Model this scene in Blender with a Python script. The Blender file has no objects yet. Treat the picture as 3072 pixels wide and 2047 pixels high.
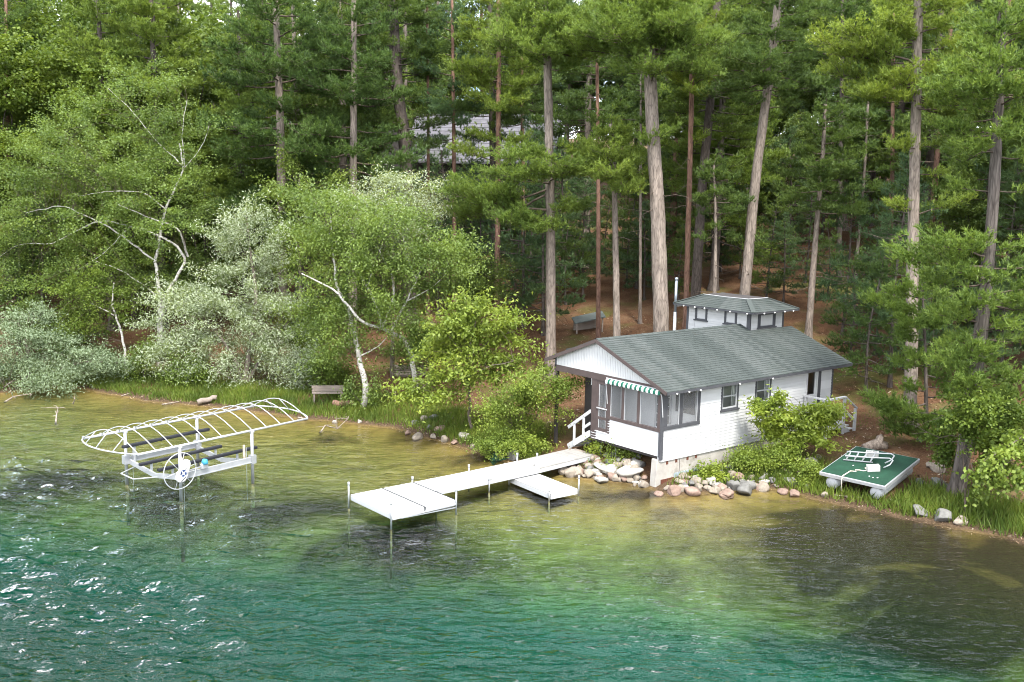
import bpy, math, random
import numpy as np
from mathutils import Vector, Matrix, noise as mnoise

# ------------------------------------------------------------------ camera
F, TH, RO, CH = 3000.0, 0.1445, 0.018, 10.2          # focal length in photo pixels, pitch, roll, height above the lake
sc = bpy.context.scene
col = sc.collection
cam_d = bpy.data.cameras.new('camera'); cam_d.sensor_width = 36.0; cam_d.lens = 36.0 * F / 3072.0
cam_d.clip_start = 0.5; cam_d.clip_end = 2000.0
cam = bpy.data.objects.new('camera', cam_d); col.objects.link(cam)
_R0 = Vector((1, 0, 0)); _U0 = Vector((0, math.sin(TH), math.cos(TH))); _F0 = Vector((0, math.cos(TH), -math.sin(TH)))
_r = _R0 * math.cos(RO) + _U0 * math.sin(RO); _u = -_R0 * math.sin(RO) + _U0 * math.cos(RO); _b = -_F0
cam.matrix_world = Matrix(((_r.x, _u.x, _b.x, 0), (_r.y, _u.y, _b.y, 0), (_r.z, _u.z, _b.z, CH), (0, 0, 0, 1)))
sc.camera = cam

# ------------------------------------------------------------------ sky and sun
SUN_EL, SUN_AZ = math.radians(57), math.radians(166)   # azimuth clockwise from +Y
world = bpy.data.worlds.new('World'); sc.world = world; world.use_nodes = True
wn = world.node_tree; wn.nodes.clear()
sky = wn.nodes.new('ShaderNodeTexSky'); sky.sky_type = 'NISHITA'; sky.sun_disc = False
sky.sun_elevation = SUN_EL; sky.sun_rotation = SUN_AZ; sky.air_density = 1.0; sky.dust_density = 1.5; sky.ozone_density = 1.2
wtc = wn.nodes.new('ShaderNodeTexCoord'); wmp = wn.nodes.new('ShaderNodeMapping'); wmp.inputs['Scale'].default_value = (1.0, 1.0, 2.2)
wnz = wn.nodes.new('ShaderNodeTexNoise'); wnz.inputs['Scale'].default_value = 2.6; wnz.inputs['Detail'].default_value = 6.0; wnz.inputs['Roughness'].default_value = 0.58
wrp = wn.nodes.new('ShaderNodeValToRGB'); wrp.color_ramp.elements[0].position = 0.40; wrp.color_ramp.elements[1].position = 0.60
wmx = wn.nodes.new('ShaderNodeMix'); wmx.data_type = 'RGBA'; wmx.inputs[7].default_value = (15.5, 15.7, 16.2, 1)
wbg = wn.nodes.new('ShaderNodeBackground'); wbg.inputs['Strength'].default_value = 0.125
wou = wn.nodes.new('ShaderNodeOutputWorld')
wn.links.new(wtc.outputs['Generated'], wmp.inputs['Vector']); wn.links.new(wmp.outputs[0], wnz.inputs['Vector'])
wn.links.new(wnz.outputs['Fac'], wrp.inputs['Fac']); wn.links.new(wrp.outputs['Color'], wmx.inputs[0])
wn.links.new(sky.outputs[0], wmx.inputs[6]); wn.links.new(wmx.outputs[2], wbg.inputs['Color']); wn.links.new(wbg.outputs[0], wou.inputs['Surface'])
sun_d = bpy.data.lights.new('sun', 'SUN'); sun_d.energy = 2.3; sun_d.angle = math.radians(9); sun_d.color = (1.0, 0.96, 0.88)
sun = bpy.data.objects.new('sun', sun_d); col.objects.link(sun)
_sd = Vector((math.cos(SUN_EL) * math.sin(SUN_AZ), math.cos(SUN_EL) * math.cos(SUN_AZ), math.sin(SUN_EL)))
sun.rotation_euler = _sd.to_track_quat('Z', 'Y').to_euler(); sun.location = (20, -20, 60)
vs = sc.view_settings; vs.view_transform = 'Standard'; vs.look = 'None'; vs.exposure = 1.68; vs.gamma = 1.0
try: vs.use_curve_mapping = False
except Exception: pass
cy = sc.cycles
cy.max_bounces = 9; cy.diffuse_bounces = 6; cy.glossy_bounces = 3; cy.transmission_bounces = 6; cy.transparent_max_bounces = 12; cy.volume_bounces = 0
cy.use_denoising = True; cy.pixel_filter_type = 'BLACKMAN_HARRIS'; cy.filter_width = 1.05
try: cy.denoiser = 'OPENIMAGEDENOISE'
except Exception: pass
cy.sample_clamp_direct = 5.0; cy.sample_clamp_indirect = 5.0
cy.caustics_reflective = False; cy.caustics_refractive = False

# ------------------------------------------------------------------ photo pixel -> place (a pixel gives only a direction)
K = 3072.0 / 2353.0        # the measurements below are in a 2353-pixel-wide copy of the photograph
def ray(x, y):
    a = (x * K - 1536.0) / F; b = -(y * K - 1023.5) / F
    v = _r * a + _u * b + _F0
    return v
def at(x, y, d):           # point on that line of sight, d metres out
    v = ray(x, y); t = d / v.y
    return Vector((v.x * t, v.y * t, CH + v.z * t))
def onz(x, y, z):
    v = ray(x, y); t = (z - CH) / v.z
    return Vector((v.x * t, v.y * t, z))
SH = [(0,905),(60,895),(120,888),(180,893),(230,905),(290,915),(330,925),(380,928),(470,935),(560,945),(650,960),(700,965),(800,975),(900,985),(950,1000),(1000,1015),(1050,1030),(1100,1047),(1200,1070),(1290,1088),(1330,1100),(1400,1105),(1450,1112),(1490,1120),(1540,1140),(1600,1137),(1660,1130),(1700,1128),(1760,1128),(1800,1132),(1870,1150),(1950,1167),(2050,1190),(2150,1207),(2250,1228),(2353,1250)]
shore = [(-200., 62.), (-90., 54.), (-50., 50.), (-34., 47.5)] + [tuple(onz(*s, 0.0)[:2]) for s in SH] + [(18., 27.3), (25., 23.), (45., 14.), (90., 2.), (200., -12.)]
SX = np.array([s[0] for s in shore]); SY = np.array([s[1] for s in shore])
LD = [0, .35, .9, 2, 6, 9, 14, 20, 33, 60, 100, 300]; LZ = [0, .07, .17, .36, .76, 1.0, 1.7, 2.7, 5.6, 11, 17, 30]
BD = [0, .4, 1.5, 4, 9, 16, 60]; BZ = [0, -.10, -.22, -.40, -.62, -.8, -1.0]
DROP = [(-300,1050),(0,1068),(300,1102),(600,1128),(900,1160),(1200,1185),(1500,1205),(1800,1260),(2100,1330),(2353,1385),(2800,1480)]
dropl = [tuple(onz(*q, 0.0)[:2]) for q in DROP]; DX = np.array([q[0] for q in dropl]); DY = np.array([q[1] for q in dropl])
_wr = np.random.default_rng(5)
_ph = _wr.uniform(0, 6.28, (14,)); _dr = _wr.uniform(0, 6.28, (14,)); _kk = _wr.uniform(.35, 2.6, (14,))
def shore_dist(X, Y):
    X = np.asarray(X, float); Y = np.asarray(Y, float)
    best = np.full(X.shape, 1e9)
    for i in range(len(SX) - 1):
        ax, ay, bx, by = SX[i], SY[i], SX[i+1], SY[i+1]
        dx, dy = bx - ax, by - ay
        t = np.clip(((X - ax) * dx + (Y - ay) * dy) / (dx * dx + dy * dy), 0, 1)
        best = np.minimum(best, np.hypot(X - ax - t * dx, Y - ay - t * dy))
    return np.where(Y > np.interp(X, SX, SY), best, -best)
def bumps(X, Y):
    r = 0
    for p, d, k in zip(_ph, _dr, _kk):
        r = r + np.sin(k * (X * np.cos(d) + Y * np.sin(d)) + p) / (k + .6)
    return r / 8.0
def terrain(X, Y):
    d = shore_dist(X, Y); n = bumps(X, Y)
    d2 = d + n * .3
    shelf = np.interp(-d2, BD, BZ); past = np.interp(X, DX, DY) - Y + n * 1.2        # metres beyond the edge of the shallow shelf
    deep = np.interp(past, [-3, -1, .5, 2.5, 5, 9, 20, 60], [0, -.2, -.7, -1.7, -2.7, -3.5, -4.2, -5.0])
    z = np.where(d2 > 0, np.interp(d2, LD, LZ), shelf + deep)
    mound = .38 * np.exp(-(((X - 4.75) / 1.3) ** 2 + ((Y - 36.2) / 1.0) ** 2)) * (d2 > 0) * np.clip(d2 / .5, 0, 1)      # rubble bank under the porch
    return z + mound + n * np.clip(np.abs(d) * .05, 0, .28)
def tz(x, y): return float(terrain(np.array([x]), np.array([y]))[0])
_TT = None
def gnd(x, y):             # where that line of sight meets the ground (or the lake bed)
    v = ray(x, y); t = np.linspace(15, 130, 1400) / v.y
    h = CH + v.z * t - terrain(v.x * t, v.y * t)
    i = int(np.argmax(h < 0)) if (h < 0).any() else len(t) - 1
    tt = t[max(i - 1, 0)] if i == 0 else t[i-1] + (t[i] - t[i-1]) * h[i-1] / (h[i-1] - h[i] + 1e-9)
    return Vector((v.x * tt, v.y * tt, CH + v.z * tt))
def foot(x, y, d):         # on the ground below/above that line of sight at d metres
    p = at(x, y, d); return Vector((p.x, p.y, tz(p.x, p.y)))

# ------------------------------------------------------------------ mesh helpers
def np_mesh(name, V, Fc):
    me = bpy.data.meshes.new(name); V = np.ascontiguousarray(V, dtype=np.float32); Fc = np.ascontiguousarray(Fc, dtype=np.int32)
    k = Fc.shape[1]
    me.vertices.add(len(V)); me.vertices.foreach_set('co', V.ravel())
    me.loops.add(Fc.size); me.loops.foreach_set('vertex_index', Fc.ravel())
    me.polygons.add(len(Fc)); me.polygons.foreach_set('loop_start', np.arange(0, Fc.size, k, dtype=np.int32))
    me.update(calc_edges=True)
    return me
def link(name, me, m, parent=None, smooth=False, kind=None):
    if m is not None and len(me.materials) == 0: me.materials.append(m)
    if smooth: me.polygons.foreach_set('use_smooth', np.ones(len(me.polygons), dtype=bool))
    o = bpy.data.objects.new(name, me); col.objects.link(o)
    if parent is not None: o.parent = parent
    if kind: o['kind'] = kind
    return o
def tag(o, label, cat, group=None):
    o['label'] = label; o['category'] = cat
    if group: o['group'] = group
    return o
def thing(name, label, cat, loc=(0, 0, 0), rz=0.0, group=None):
    o = bpy.data.objects.new(name, None); col.objects.link(o); o.location = loc; o.rotation_euler = (0, 0, rz); o.empty_display_size = .2
    return tag(o, label, cat, group)
def copy_tree(o, parent=None):
    c = o.copy(); col.objects.link(c)
    if parent is not None: c.parent = parent
    for ch in list(o.children): copy_tree(ch, c)
    return c
class MB:
    def __init__(s): s.v = []; s.f = []
    def add(s, vs_, fs_):
        n = len(s.v); s.v += [tuple(p) for p in vs_]; s.f += [tuple(i + n for i in q) for q in fs_]; return s
    def box(s, x0, x1, y0, y1, z0, z1):
        v = [(x0,y0,z0),(x1,y0,z0),(x1,y1,z0),(x0,y1,z0),(x0,y0,z1),(x1,y0,z1),(x1,y1,z1),(x0,y1,z1)]
        return s.add(v, [(0,3,2,1),(4,5,6,7),(0,1,5,4),(1,2,6,5),(2,3,7,6),(3,0,4,7)])
    def beam(s, a, b, w, h, up=(0, 0, 1)):      # square bar from a to b, w across, h along up
        a = Vector(a); b = Vector(b); d = (b - a).normalized(); u = Vector(up)
        r = d.cross(u)
        if r.length < 1e-4: r = d.cross(Vector((1, 0, 0)))
        r.normalize(); u = r.cross(d).normalized(); r = r * (w / 2); u = u * (h / 2)
        v = [a - r - u, a + r - u, a + r + u, a - r + u, b - r - u, b + r - u, b + r + u, b - r + u]
        return s.add(v, [(0,1,2,3),(7,6,5,4),(0,4,5,1),(1,5,6,2),(2,6,7,3),(3,7,4,0)])
    def tube(s, pts, rad, n=8, cap=True):
        pts = [Vector(p) for p in pts]
        if not hasattr(rad, '__len__'): rad = [rad] * len(pts)
        base = len(s.v); ref = None
        for i, p in enumerate(pts):
            d = (pts[min(i+1, len(pts)-1)] - pts[max(i-1, 0)]).normalized()
            if ref is None: ref = d.orthogonal().normalized()
            ref = (ref - d * ref.dot(d)); ref = ref.normalized() if ref.length > 1e-5 else d.orthogonal().normalized()
            q = d.cross(ref)
            for k in range(n):
                a = 2 * math.pi * k / n; s.v.append(tuple(p + (ref * math.cos(a) + q * math.sin(a)) * rad[i]))
        for i in range(len(pts) - 1):
            for k in range(n):
                a = base + i * n + k; b = base + i * n + (k + 1) % n; s.f.append((a, b, b + n, a + n))
        if cap:
            s.f.append(tuple(base + k for k in reversed(range(n)))); e = base + (len(pts) - 1) * n; s.f.append(tuple(e + k for k in range(n)))
        return s
    def prism(s, poly, axis, a0, a1):            # polygon in the two other axes, extruded along axis
        n = len(poly)
        def P(p, a):
            return {'x': (a, p[0], p[1]), 'y': (p[0], a, p[1]), 'z': (p[0], p[1], a)}[axis]
        return s.add([P(p, a0) for p in poly] + [P(p, a1) for p in poly],
                     [tuple(range(n)), tuple(reversed(range(n, 2*n)))] + [(i, n + i, n + (i+1) % n, (i+1) % n) for i in range(n)])
    def build(s, name, m, parent=None, smooth=False, kind=None, fix=True):
        me = bpy.data.meshes.new(name); me.from_pydata(s.v, [], s.f); me.update()
        if fix:
            import bmesh
            b = bmesh.new(); b.from_mesh(me); bmesh.ops.recalc_face_normals(b, faces=b.faces); b.to_mesh(me); b.free()
        return link(name, me, m, parent, smooth, kind)
def bevel(o, w=.008):
    md = o.modifiers.new('bevel', 'BEVEL'); md.width = w; md.segments = 1; md.limit_method = 'ANGLE'; return o

# ------------------------------------------------------------------ materials
def nmat(name):
    m = bpy.data.materials.new(name); m.use_nodes = True; t = m.node_tree; t.nodes.clear(); return m, t
def N(t, kind, **kw):
    n = t.nodes.new(kind)
    for k, v in kw.items():
        if k.startswith('i_'):
            key = k[2:]; key = int(key) if key.isdigit() else key.replace('_', ' ')
            n.inputs[key].default_value = v
        else: setattr(n, k, v)
    return n
def ramp(t, fac, stops):
    r = t.nodes.new('ShaderNodeValToRGB'); e = r.color_ramp.elements
    while len(e) < len(stops): e.new(.5)
    for x, (p, c) in zip(e, stops): x.position = p; x.color = (*c, 1) if len(c) == 3 else c
    t.links.new(fac, r.inputs['Fac']); return r.outputs['Color']
def mix(t, fac, a, b, mode='MIX'):
    m = t.nodes.new('ShaderNodeMix'); m.data_type = 'RGBA'; m.blend_type = mode
    for sock, v in ((0, fac), (6, a), (7, b)):
        if hasattr(v, 'is_linked'): t.links.new(v, m.inputs[sock])
        elif sock == 0: m.inputs[0].default_value = v
        else: m.inputs[sock].default_value = (*v, 1)
    return m.outputs[2]
def coords(t, scale=(1, 1, 1), kind='Object'):
    c = N(t, 'ShaderNodeTexCoord'); mp = N(t, 'ShaderNodeMapping'); mp.inputs['Scale'].default_value = scale
    t.links.new(c.outputs[kind], mp.inputs[0]); return mp.outputs[0]
def noise_(t, vec, scale, detail=4, rough=.55):
    n = N(t, 'ShaderNodeTexNoise'); n.inputs['Scale'].default_value = scale; n.inputs['Detail'].default_value = detail; n.inputs['Roughness'].default_value = rough
    t.links.new(vec, n.inputs['Vector']); return n.outputs['Fac']
def finish(t, color, rough=.7, bump=None, bstr=.3, bdist=.02, metal=0.0, spec=.3):
    p = N(t, 'ShaderNodeBsdfPrincipled'); o = N(t, 'ShaderNodeOutputMaterial')
    if hasattr(color, 'is_linked'): t.links.new(color, p.inputs['Base Color'])
    else: p.inputs['Base Color'].default_value = (*color, 1)
    if hasattr(rough, 'is_linked'): t.links.new(rough, p.inputs['Roughness'])
    else: p.inputs['Roughness'].default_value = rough
    p.inputs['Metallic'].default_value = metal; p.inputs['Specular IOR Level'].default_value = spec
    if bump is not None:
        b = N(t, 'ShaderNodeBump'); b.inputs['Strength'].default_value = bstr; b.inputs['Distance'].default_value = bdist
        t.links.new(bump, b.inputs['Height']); t.links.new(b.outputs[0], p.inputs['Normal'])
    t.links.new(p.outputs[0], o.inputs['Surface']); return p
def plain(name, c, rough=.6, var=.18, scale=3.0, stretch=(1, 1, 1), dirt=None, bump=.15, metal=0.0, bd=.01, spec=.3):
    m, t = nmat(name); v = coords(t, stretch)
    n = noise_(t, v, scale, 6, .6)
    lo = tuple(x * (1 - var) for x in c); hi = tuple(min(x * (1 + var), .9) for x in c)
    cc = ramp(t, n, [(.3, lo), (.7, hi)])
    if dirt:
        n2 = noise_(t, v, scale * .35, 7, .7); cc = mix(t, ramp(t, n2, [(dirt[1], (0, 0, 0)), (dirt[1] + .18, (1, 1, 1))]), cc, dirt[0])
    oi = N(t, 'ShaderNodeObjectInfo'); cc = mix(t, 1.0, cc, ramp(t, oi.outputs['Random'], [(0, (.91, .905, .90)), (1, (1.05, 1.05, 1.05))]), 'MULTIPLY')
    finish(t, cc, rough, noise_(t, v, scale * 9, 4), bump, bd, metal, spec); return m
def leafmat(name, cols, trans=.3, back=None, rough=.5, spec=.25, sat=1.0):
    m, t = nmat(name); g = N(t, 'ShaderNodeNewGeometry'); oi = N(t, 'ShaderNodeObjectInfo')
    n = len(cols); md = cols[n // 2]; cols = [tuple(a * .62 + b * .38 for a, b in zip(c, md)) for c in cols]; cc = ramp(t, g.outputs['Random Per Island'], [(i / (n - 1), c) for i, c in enumerate(cols)])
    v = coords(t, (1, 1, 1)); nz = noise_(t, v, .55, 2)
    cc = mix(t, 1.0, cc, ramp(t, nz, [(.3, (.66, .72, .72)), (.7, (1.34, 1.27, 1.12))]), 'MULTIPLY')
    cc = mix(t, 1.0, cc, ramp(t, oi.outputs['Random'], [(0, (.82, .88, .92)), (.5, (1, 1, 1)), (1, (1.18, 1.1, .95))]), 'MULTIPLY')
    if back: cc = mix(t, g.outputs['Backfacing'], cc, back)
    p = N(t, 'ShaderNodeBsdfPrincipled'); p.inputs['Roughness'].default_value = rough; p.inputs['Specular IOR Level'].default_value = spec
    tr = N(t, 'ShaderNodeBsdfTranslucent'); mx = N(t, 'ShaderNodeMixShader'); mx.inputs[0].default_value = trans; o = N(t, 'ShaderNodeOutputMaterial')
    t.links.new(cc, p.inputs['Base Color'])
    hs = mix(t, 1.0, cc, (1.25, 1.2, .7), 'MULTIPLY'); t.links.new(hs, tr.inputs['Color'])
    t.links.new(p.outputs[0], mx.inputs[1]); t.links.new(tr.outputs[0], mx.inputs[2]); t.links.new(mx.outputs[0], o.inputs['Surface'])
    return m
def barkmat(name, c, c2, scale=6, stretch=(1, 1, .22), b=.6, bd=.03):
    m, t = nmat(name); v = coords(t, stretch)
    n = noise_(t, v, scale, 6, .65); n2 = noise_(t, v, scale * .2, 3)
    vo = N(t, 'ShaderNodeTexVoronoi'); vo.feature = 'DISTANCE_TO_EDGE'; vo.inputs['Scale'].default_value = scale * 1.7; t.links.new(v, vo.inputs['Vector'])
    cc = ramp(t, n, [(.32, c2), (.55, c), (.8, tuple(min(x * 1.35, .8) for x in c))])
    cc = mix(t, ramp(t, n2, [(.4, (0, 0, 0)), (.75, (.55, .55, .55))]), cc, tuple(x * .55 for x in c))
    cc = mix(t, ramp(t, vo.outputs['Distance'], [(.0, (.5, .5, .5)), (.14, (0, 0, 0))]), cc, tuple(x * .5 for x in c2))
    finish(t, cc, .9, n, b, bd, spec=.1); return m
M = {}
M['bark_grey'] = barkmat('bark_grey', (.275, .228, .192), (.105, .085, .072), 7, (1, 1, .16), 1.0, .05)
M['bark_dark'] = barkmat('bark_dark', (.12, .10, .088), (.05, .04, .035))
M['bark_red'] = barkmat('bark_red', (.25, .15, .11), (.12, .07, .055), 5)
M['bark_rough'] = barkmat('bark_rough', (.13, .112, .10), (.04, .033, .03), 5, (1, 1, .12), 1.0, .06)
M['twig'] = barkmat('twig', (.13, .10, .08), (.06, .05, .04), 8)
M['deadwood'] = barkmat('deadwood', (.33, .28, .23), (.18, .14, .11), 8)
def birchmat():
    m, t = nmat('bark_birch'); v = coords(t, (1, 1, 2.2)); n = noise_(t, v, 5, 6, .7)
    cc = ramp(t, n, [(.33, (.07, .06, .055)), (.43, (.40, .37, .34)), (.6, (.62, .6, .56))]); finish(t, cc, .8, n, .3, .01); return m
M['bark_birch'] = birchmat()
M['needle'] = leafmat('needle', [(.058, .100, .034), (.100, .160, .046), (.155, .220, .060)], .38)
M['needle_bright'] = leafmat('needle_bright', [(.095, .150, .038), (.160, .235, .054), (.235, .300, .072)], .40)
M['needle_blue'] = leafmat('needle_blue', [(.052, .100, .052), (.092, .156, .074), (.138, .205, .096)], .36)
M['needle_dark'] = leafmat('needle_dark', [(.046, .084, .032), (.080, .134, .042), (.122, .180, .052)], .35)
M['leaf_birch'] = leafmat('leaf_birch', [(.095, .148, .032), (.152, .220, .048), (.225, .290, .078)], .45, spec=.45)
M['leaf_maple'] = leafmat('leaf_maple', [(.072, .118, .022), (.122, .178, .032), (.175, .230, .048)], .42)
M['leaf_dark'] = leafmat('leaf_dark', [(.050, .084, .022), (.084, .130, .030), (.125, .175, .040)], .3)
M['leaf_willow'] = leafmat('leaf_willow', [(.12, .17, .055), (.18, .235, .09), (.27, .32, .16)], .32, back=(.39, .45, .31), spec=.35)
M['leaf_olive'] = leafmat('leaf_olive', [(.080, .122, .052), (.130, .175, .078), (.20, .245, .125)], .30, back=(.25, .32, .20))
M['leaf_lime'] = leafmat('leaf_lime', [(.130, .190, .028), (.195, .260, .040), (.27, .32, .065)], .45, spec=.35)
M['leaf_fresh'] = leafmat('leaf_fresh', [(.105, .165, .030), (.165, .232, .042), (.235, .292, .068)], .4, spec=.35)
M['grass'] = leafmat('grass', [(.065, .118, .020), (.110, .168, .030), (.185, .215, .06)], .38)
M['white_paint'] = plain('white_paint', (.48, .485, .49), .5, .04, 1.6, bump=.04, dirt=((.62, .63, .63), .66))
M['trim_dark'] = plain('trim_dark', (.060, .062, .070), .55, .15, 3)
M['trim_brown'] = plain('trim_brown', (.070, .052, .050), .55, .15, 3)
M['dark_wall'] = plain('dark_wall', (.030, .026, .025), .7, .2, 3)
M['room_grey'] = plain('room_grey', (.30, .30, .30), .8, .15, 2)
M['shed_roof'] = plain('shed_roof', (.10, .115, .11), .9, .15, 2)
M['pane_grey'] = plain('pane_grey', (.20, .205, .20), .8, .1, 2)  # grey tone for the sheets added behind the panes
M['inner_wall'] = plain('inner_wall', (.72, .73, .74), .7, .05, 2)
M['concrete'] = plain('concrete', (.33, .31, .28), .85, .16, 2.5, dirt=((.17, .15, .125), .56), bump=.3)
M['rust'] = plain('rust', (.10, .036, .022), .85, .3, 8)
M['bluegrey'] = plain('bluegrey', (.30, .36, .40), .6, .1, 3)
M['alu'] = plain('alu', (.45, .46, .48), .38, .08, 4, metal=.55, bump=.05)
M['alu_white'] = plain('alu_white', (.39, .40, .41), .45, .04, 3, bump=.03)
M['deck_white'] = plain('deck_white', (.38, .38, .375), .6, .05, 2.0, dirt=((.52, .50, .47), .66), bump=.1)
M['deck_grey'] = plain('deck_grey', (.27, .26, .245), .75, .10, 2.0, (1, 1, 1), dirt=((.38, .35, .32), .58), bump=.25)
M['bunk'] = plain('bunk', (.016, .017, .022), .9, .25, 6)
M['algae_murk'] = plain('algae_murk', (.19, .175, .075), .9, .3, 6)  # algae stain, colour matched to the bed to imitate legs lost in murky water
M['steel'] = plain('steel', (.42, .43, .45), .45, .12, 5, metal=.5)
M['cover'] = plain('cover', (.55, .55, .545), .4, .03, 2, bump=.03)
M['logo_blue'] = plain('logo_blue', (.020, .050, .16), .5, .1, 3)
M['print_black'] = plain('print_black', (.02, .022, .03), .5, .1, 3)
M['motor_blue'] = plain('motor_blue', (.05, .28, .42), .4, .1, 3)
M['turf'] = plain('turf', (.010, .046, .026), .95, .22, 2.5, dirt=((.035, .085, .05), .62), bump=.5)
M['mat_green'] = plain('mat_green', (.022, .060, .034), .95, .22, 2.5, bump=.5)
M['awn_green'] = plain('awn_green', (.006, .095, .062), .8, .1, 4)
M['awn_white'] = plain('awn_white', (.72, .73, .72), .8, .04, 4)
M['block'] = plain('block', (.50, .49, .47), .9, .1, 9, bump=.5)
M['rope'] = plain('rope', (.52, .47, .40), .9, .15, 20)
M['old_wood'] = plain('old_wood', (.24, .20, .17), .9, .3, 4, (.25, 3, 3), bump=.4)
M['pale_wood'] = plain('pale_wood', (.42, .36, .29), .9, .25, 4, bump=.4)
M['flatroof'] = plain('flatroof', (.055, .05, .05), .9, .2, 2)
M['bulb'] = plain('bulb', (.80, .80, .78), .3, .02, 3)
M['pipe'] = plain('pipe', (.34, .39, .44), .3, .08, 3, metal=.7)
M['stone_tan'] = plain('stone_tan', (.235, .20, .16), .85, .28, 2.2, dirt=((.23, .20, .17), .58), bump=.5, bd=.02)
M['stone_grey'] = plain('stone_grey', (.14, .137, .128), .85, .25, 2.2, dirt=((.20, .19, .165), .60), bump=.5, bd=.02)
M['stone_red'] = plain('stone_red', (.21, .145, .115), .85, .28, 2.2, dirt=((.27, .21, .175), .58), bump=.5, bd=.02)
M['stone_pale'] = plain('stone_pale', (.34, .32, .285), .85, .2, 2.2, dirt=((.36, .31, .26), .60), bump=.5, bd=.02)
M['roof_far'] = plain('roof_far', (.115, .112, .125), .9, .25, 1.5, dirt=((.06, .065, .05), .56))
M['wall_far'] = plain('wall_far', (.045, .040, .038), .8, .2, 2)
def glassmat():
    m, t = nmat('glass'); p = N(t, 'ShaderNodeBsdfGlossy'); p.inputs['Roughness'].default_value = .03; p.inputs['Color'].default_value = (.9, .93, .95, 1)
    tr = N(t, 'ShaderNodeBsdfTransparent'); tr.inputs['Color'].default_value = (.85, .87, .87, 1)
    f = N(t, 'ShaderNodeFresnel'); f.inputs['IOR'].default_value = 1.6
    mx = N(t, 'ShaderNodeMixShader'); o = N(t, 'ShaderNodeOutputMaterial')
    t.links.new(f.outputs[0], mx.inputs[0]); t.links.new(tr.outputs[0], mx.inputs[1]); t.links.new(p.outputs[0], mx.inputs[2]); t.links.new(mx.outputs[0], o.inputs['Surface']); return m
M['glass'] = glassmat()
def screenmat():
    m, t = nmat('insect_screen'); d = N(t, 'ShaderNodeBsdfDiffuse'); d.inputs['Color'].default_value = (.30, .305, .31, 1)
    tr = N(t, 'ShaderNodeBsdfTransparent'); mx = N(t, 'ShaderNodeMixShader'); mx.inputs[0].default_value = .18; o = N(t, 'ShaderNodeOutputMaterial')
    t.links.new(tr.outputs[0], mx.inputs[1]); t.links.new(d.outputs[0], mx.inputs[2]); t.links.new(mx.outputs[0], o.inputs['Surface']); return m
M['screen'] = screenmat()
def shinglemat():
    m, t = nmat('shingle'); g = N(t, 'ShaderNodeNewGeometry'); v = coords(t)
    cc = ramp(t, g.outputs['Random Per Island'], [(0, (.050, .059, .057)), (.5, (.061, .071, .068)), (1, (.073, .082, .079))])
    n = noise_(t, v, .8, 5, .6); cc = mix(t, 1.0, cc, ramp(t, n, [(.3, (.86, .88, .86)), (.7, (1.10, 1.10, 1.10))]), 'MULTIPLY'); cc = mix(t, ramp(t, noise_(t, v, 2.1, 7, .75), [(.60, (0, 0, 0)), (.74, (.5, .5, .5))]), cc, (.085, .07, .05))
    finish(t, cc, .9, noise_(t, v, 60, 3), .5, .01, spec=.15); return m
M['shingle'] = shinglemat()

# ------------------------------------------------------------------ ground and lake bed: one sheet
def axis(lo, hi, dense0, dense1, step, grow=1.25):
    a = list(np.arange(dense0, dense1, step)); s = step
    while a[-1] < hi: s *= grow; a.append(a[-1] + s)
    s = step; b = []
    x = dense0
    while x > lo: s *= grow; x -= s; b.append(x)
    return np.array(b[::-1] + a)
def grid_mesh(name, xs, ys, Z):
    X, Y = np.meshgrid(xs, ys); V = np.stack([X.ravel(), Y.ravel(), Z.ravel()], 1)
    nx, ny = len(xs), len(ys); i = (np.arange(ny - 1)[:, None] * nx + np.arange(nx - 1)[None, :]).ravel()
    return V, np.stack([i, i + 1, i + nx + 1, i + nx], 1)
gx = axis(-260, 260, -30, 24, .3, 1.22); gy = axis(-160, 330, 17, 74, .3, 1.22)
GX, GY = np.meshgrid(gx, gy)
GZ = terrain(GX, GY) + .02 * np.sin(GX * 5.1 + GY * 2.3) * np.sin(GY * 4.3 - GX * 1.9) * (GY > 0)
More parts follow.
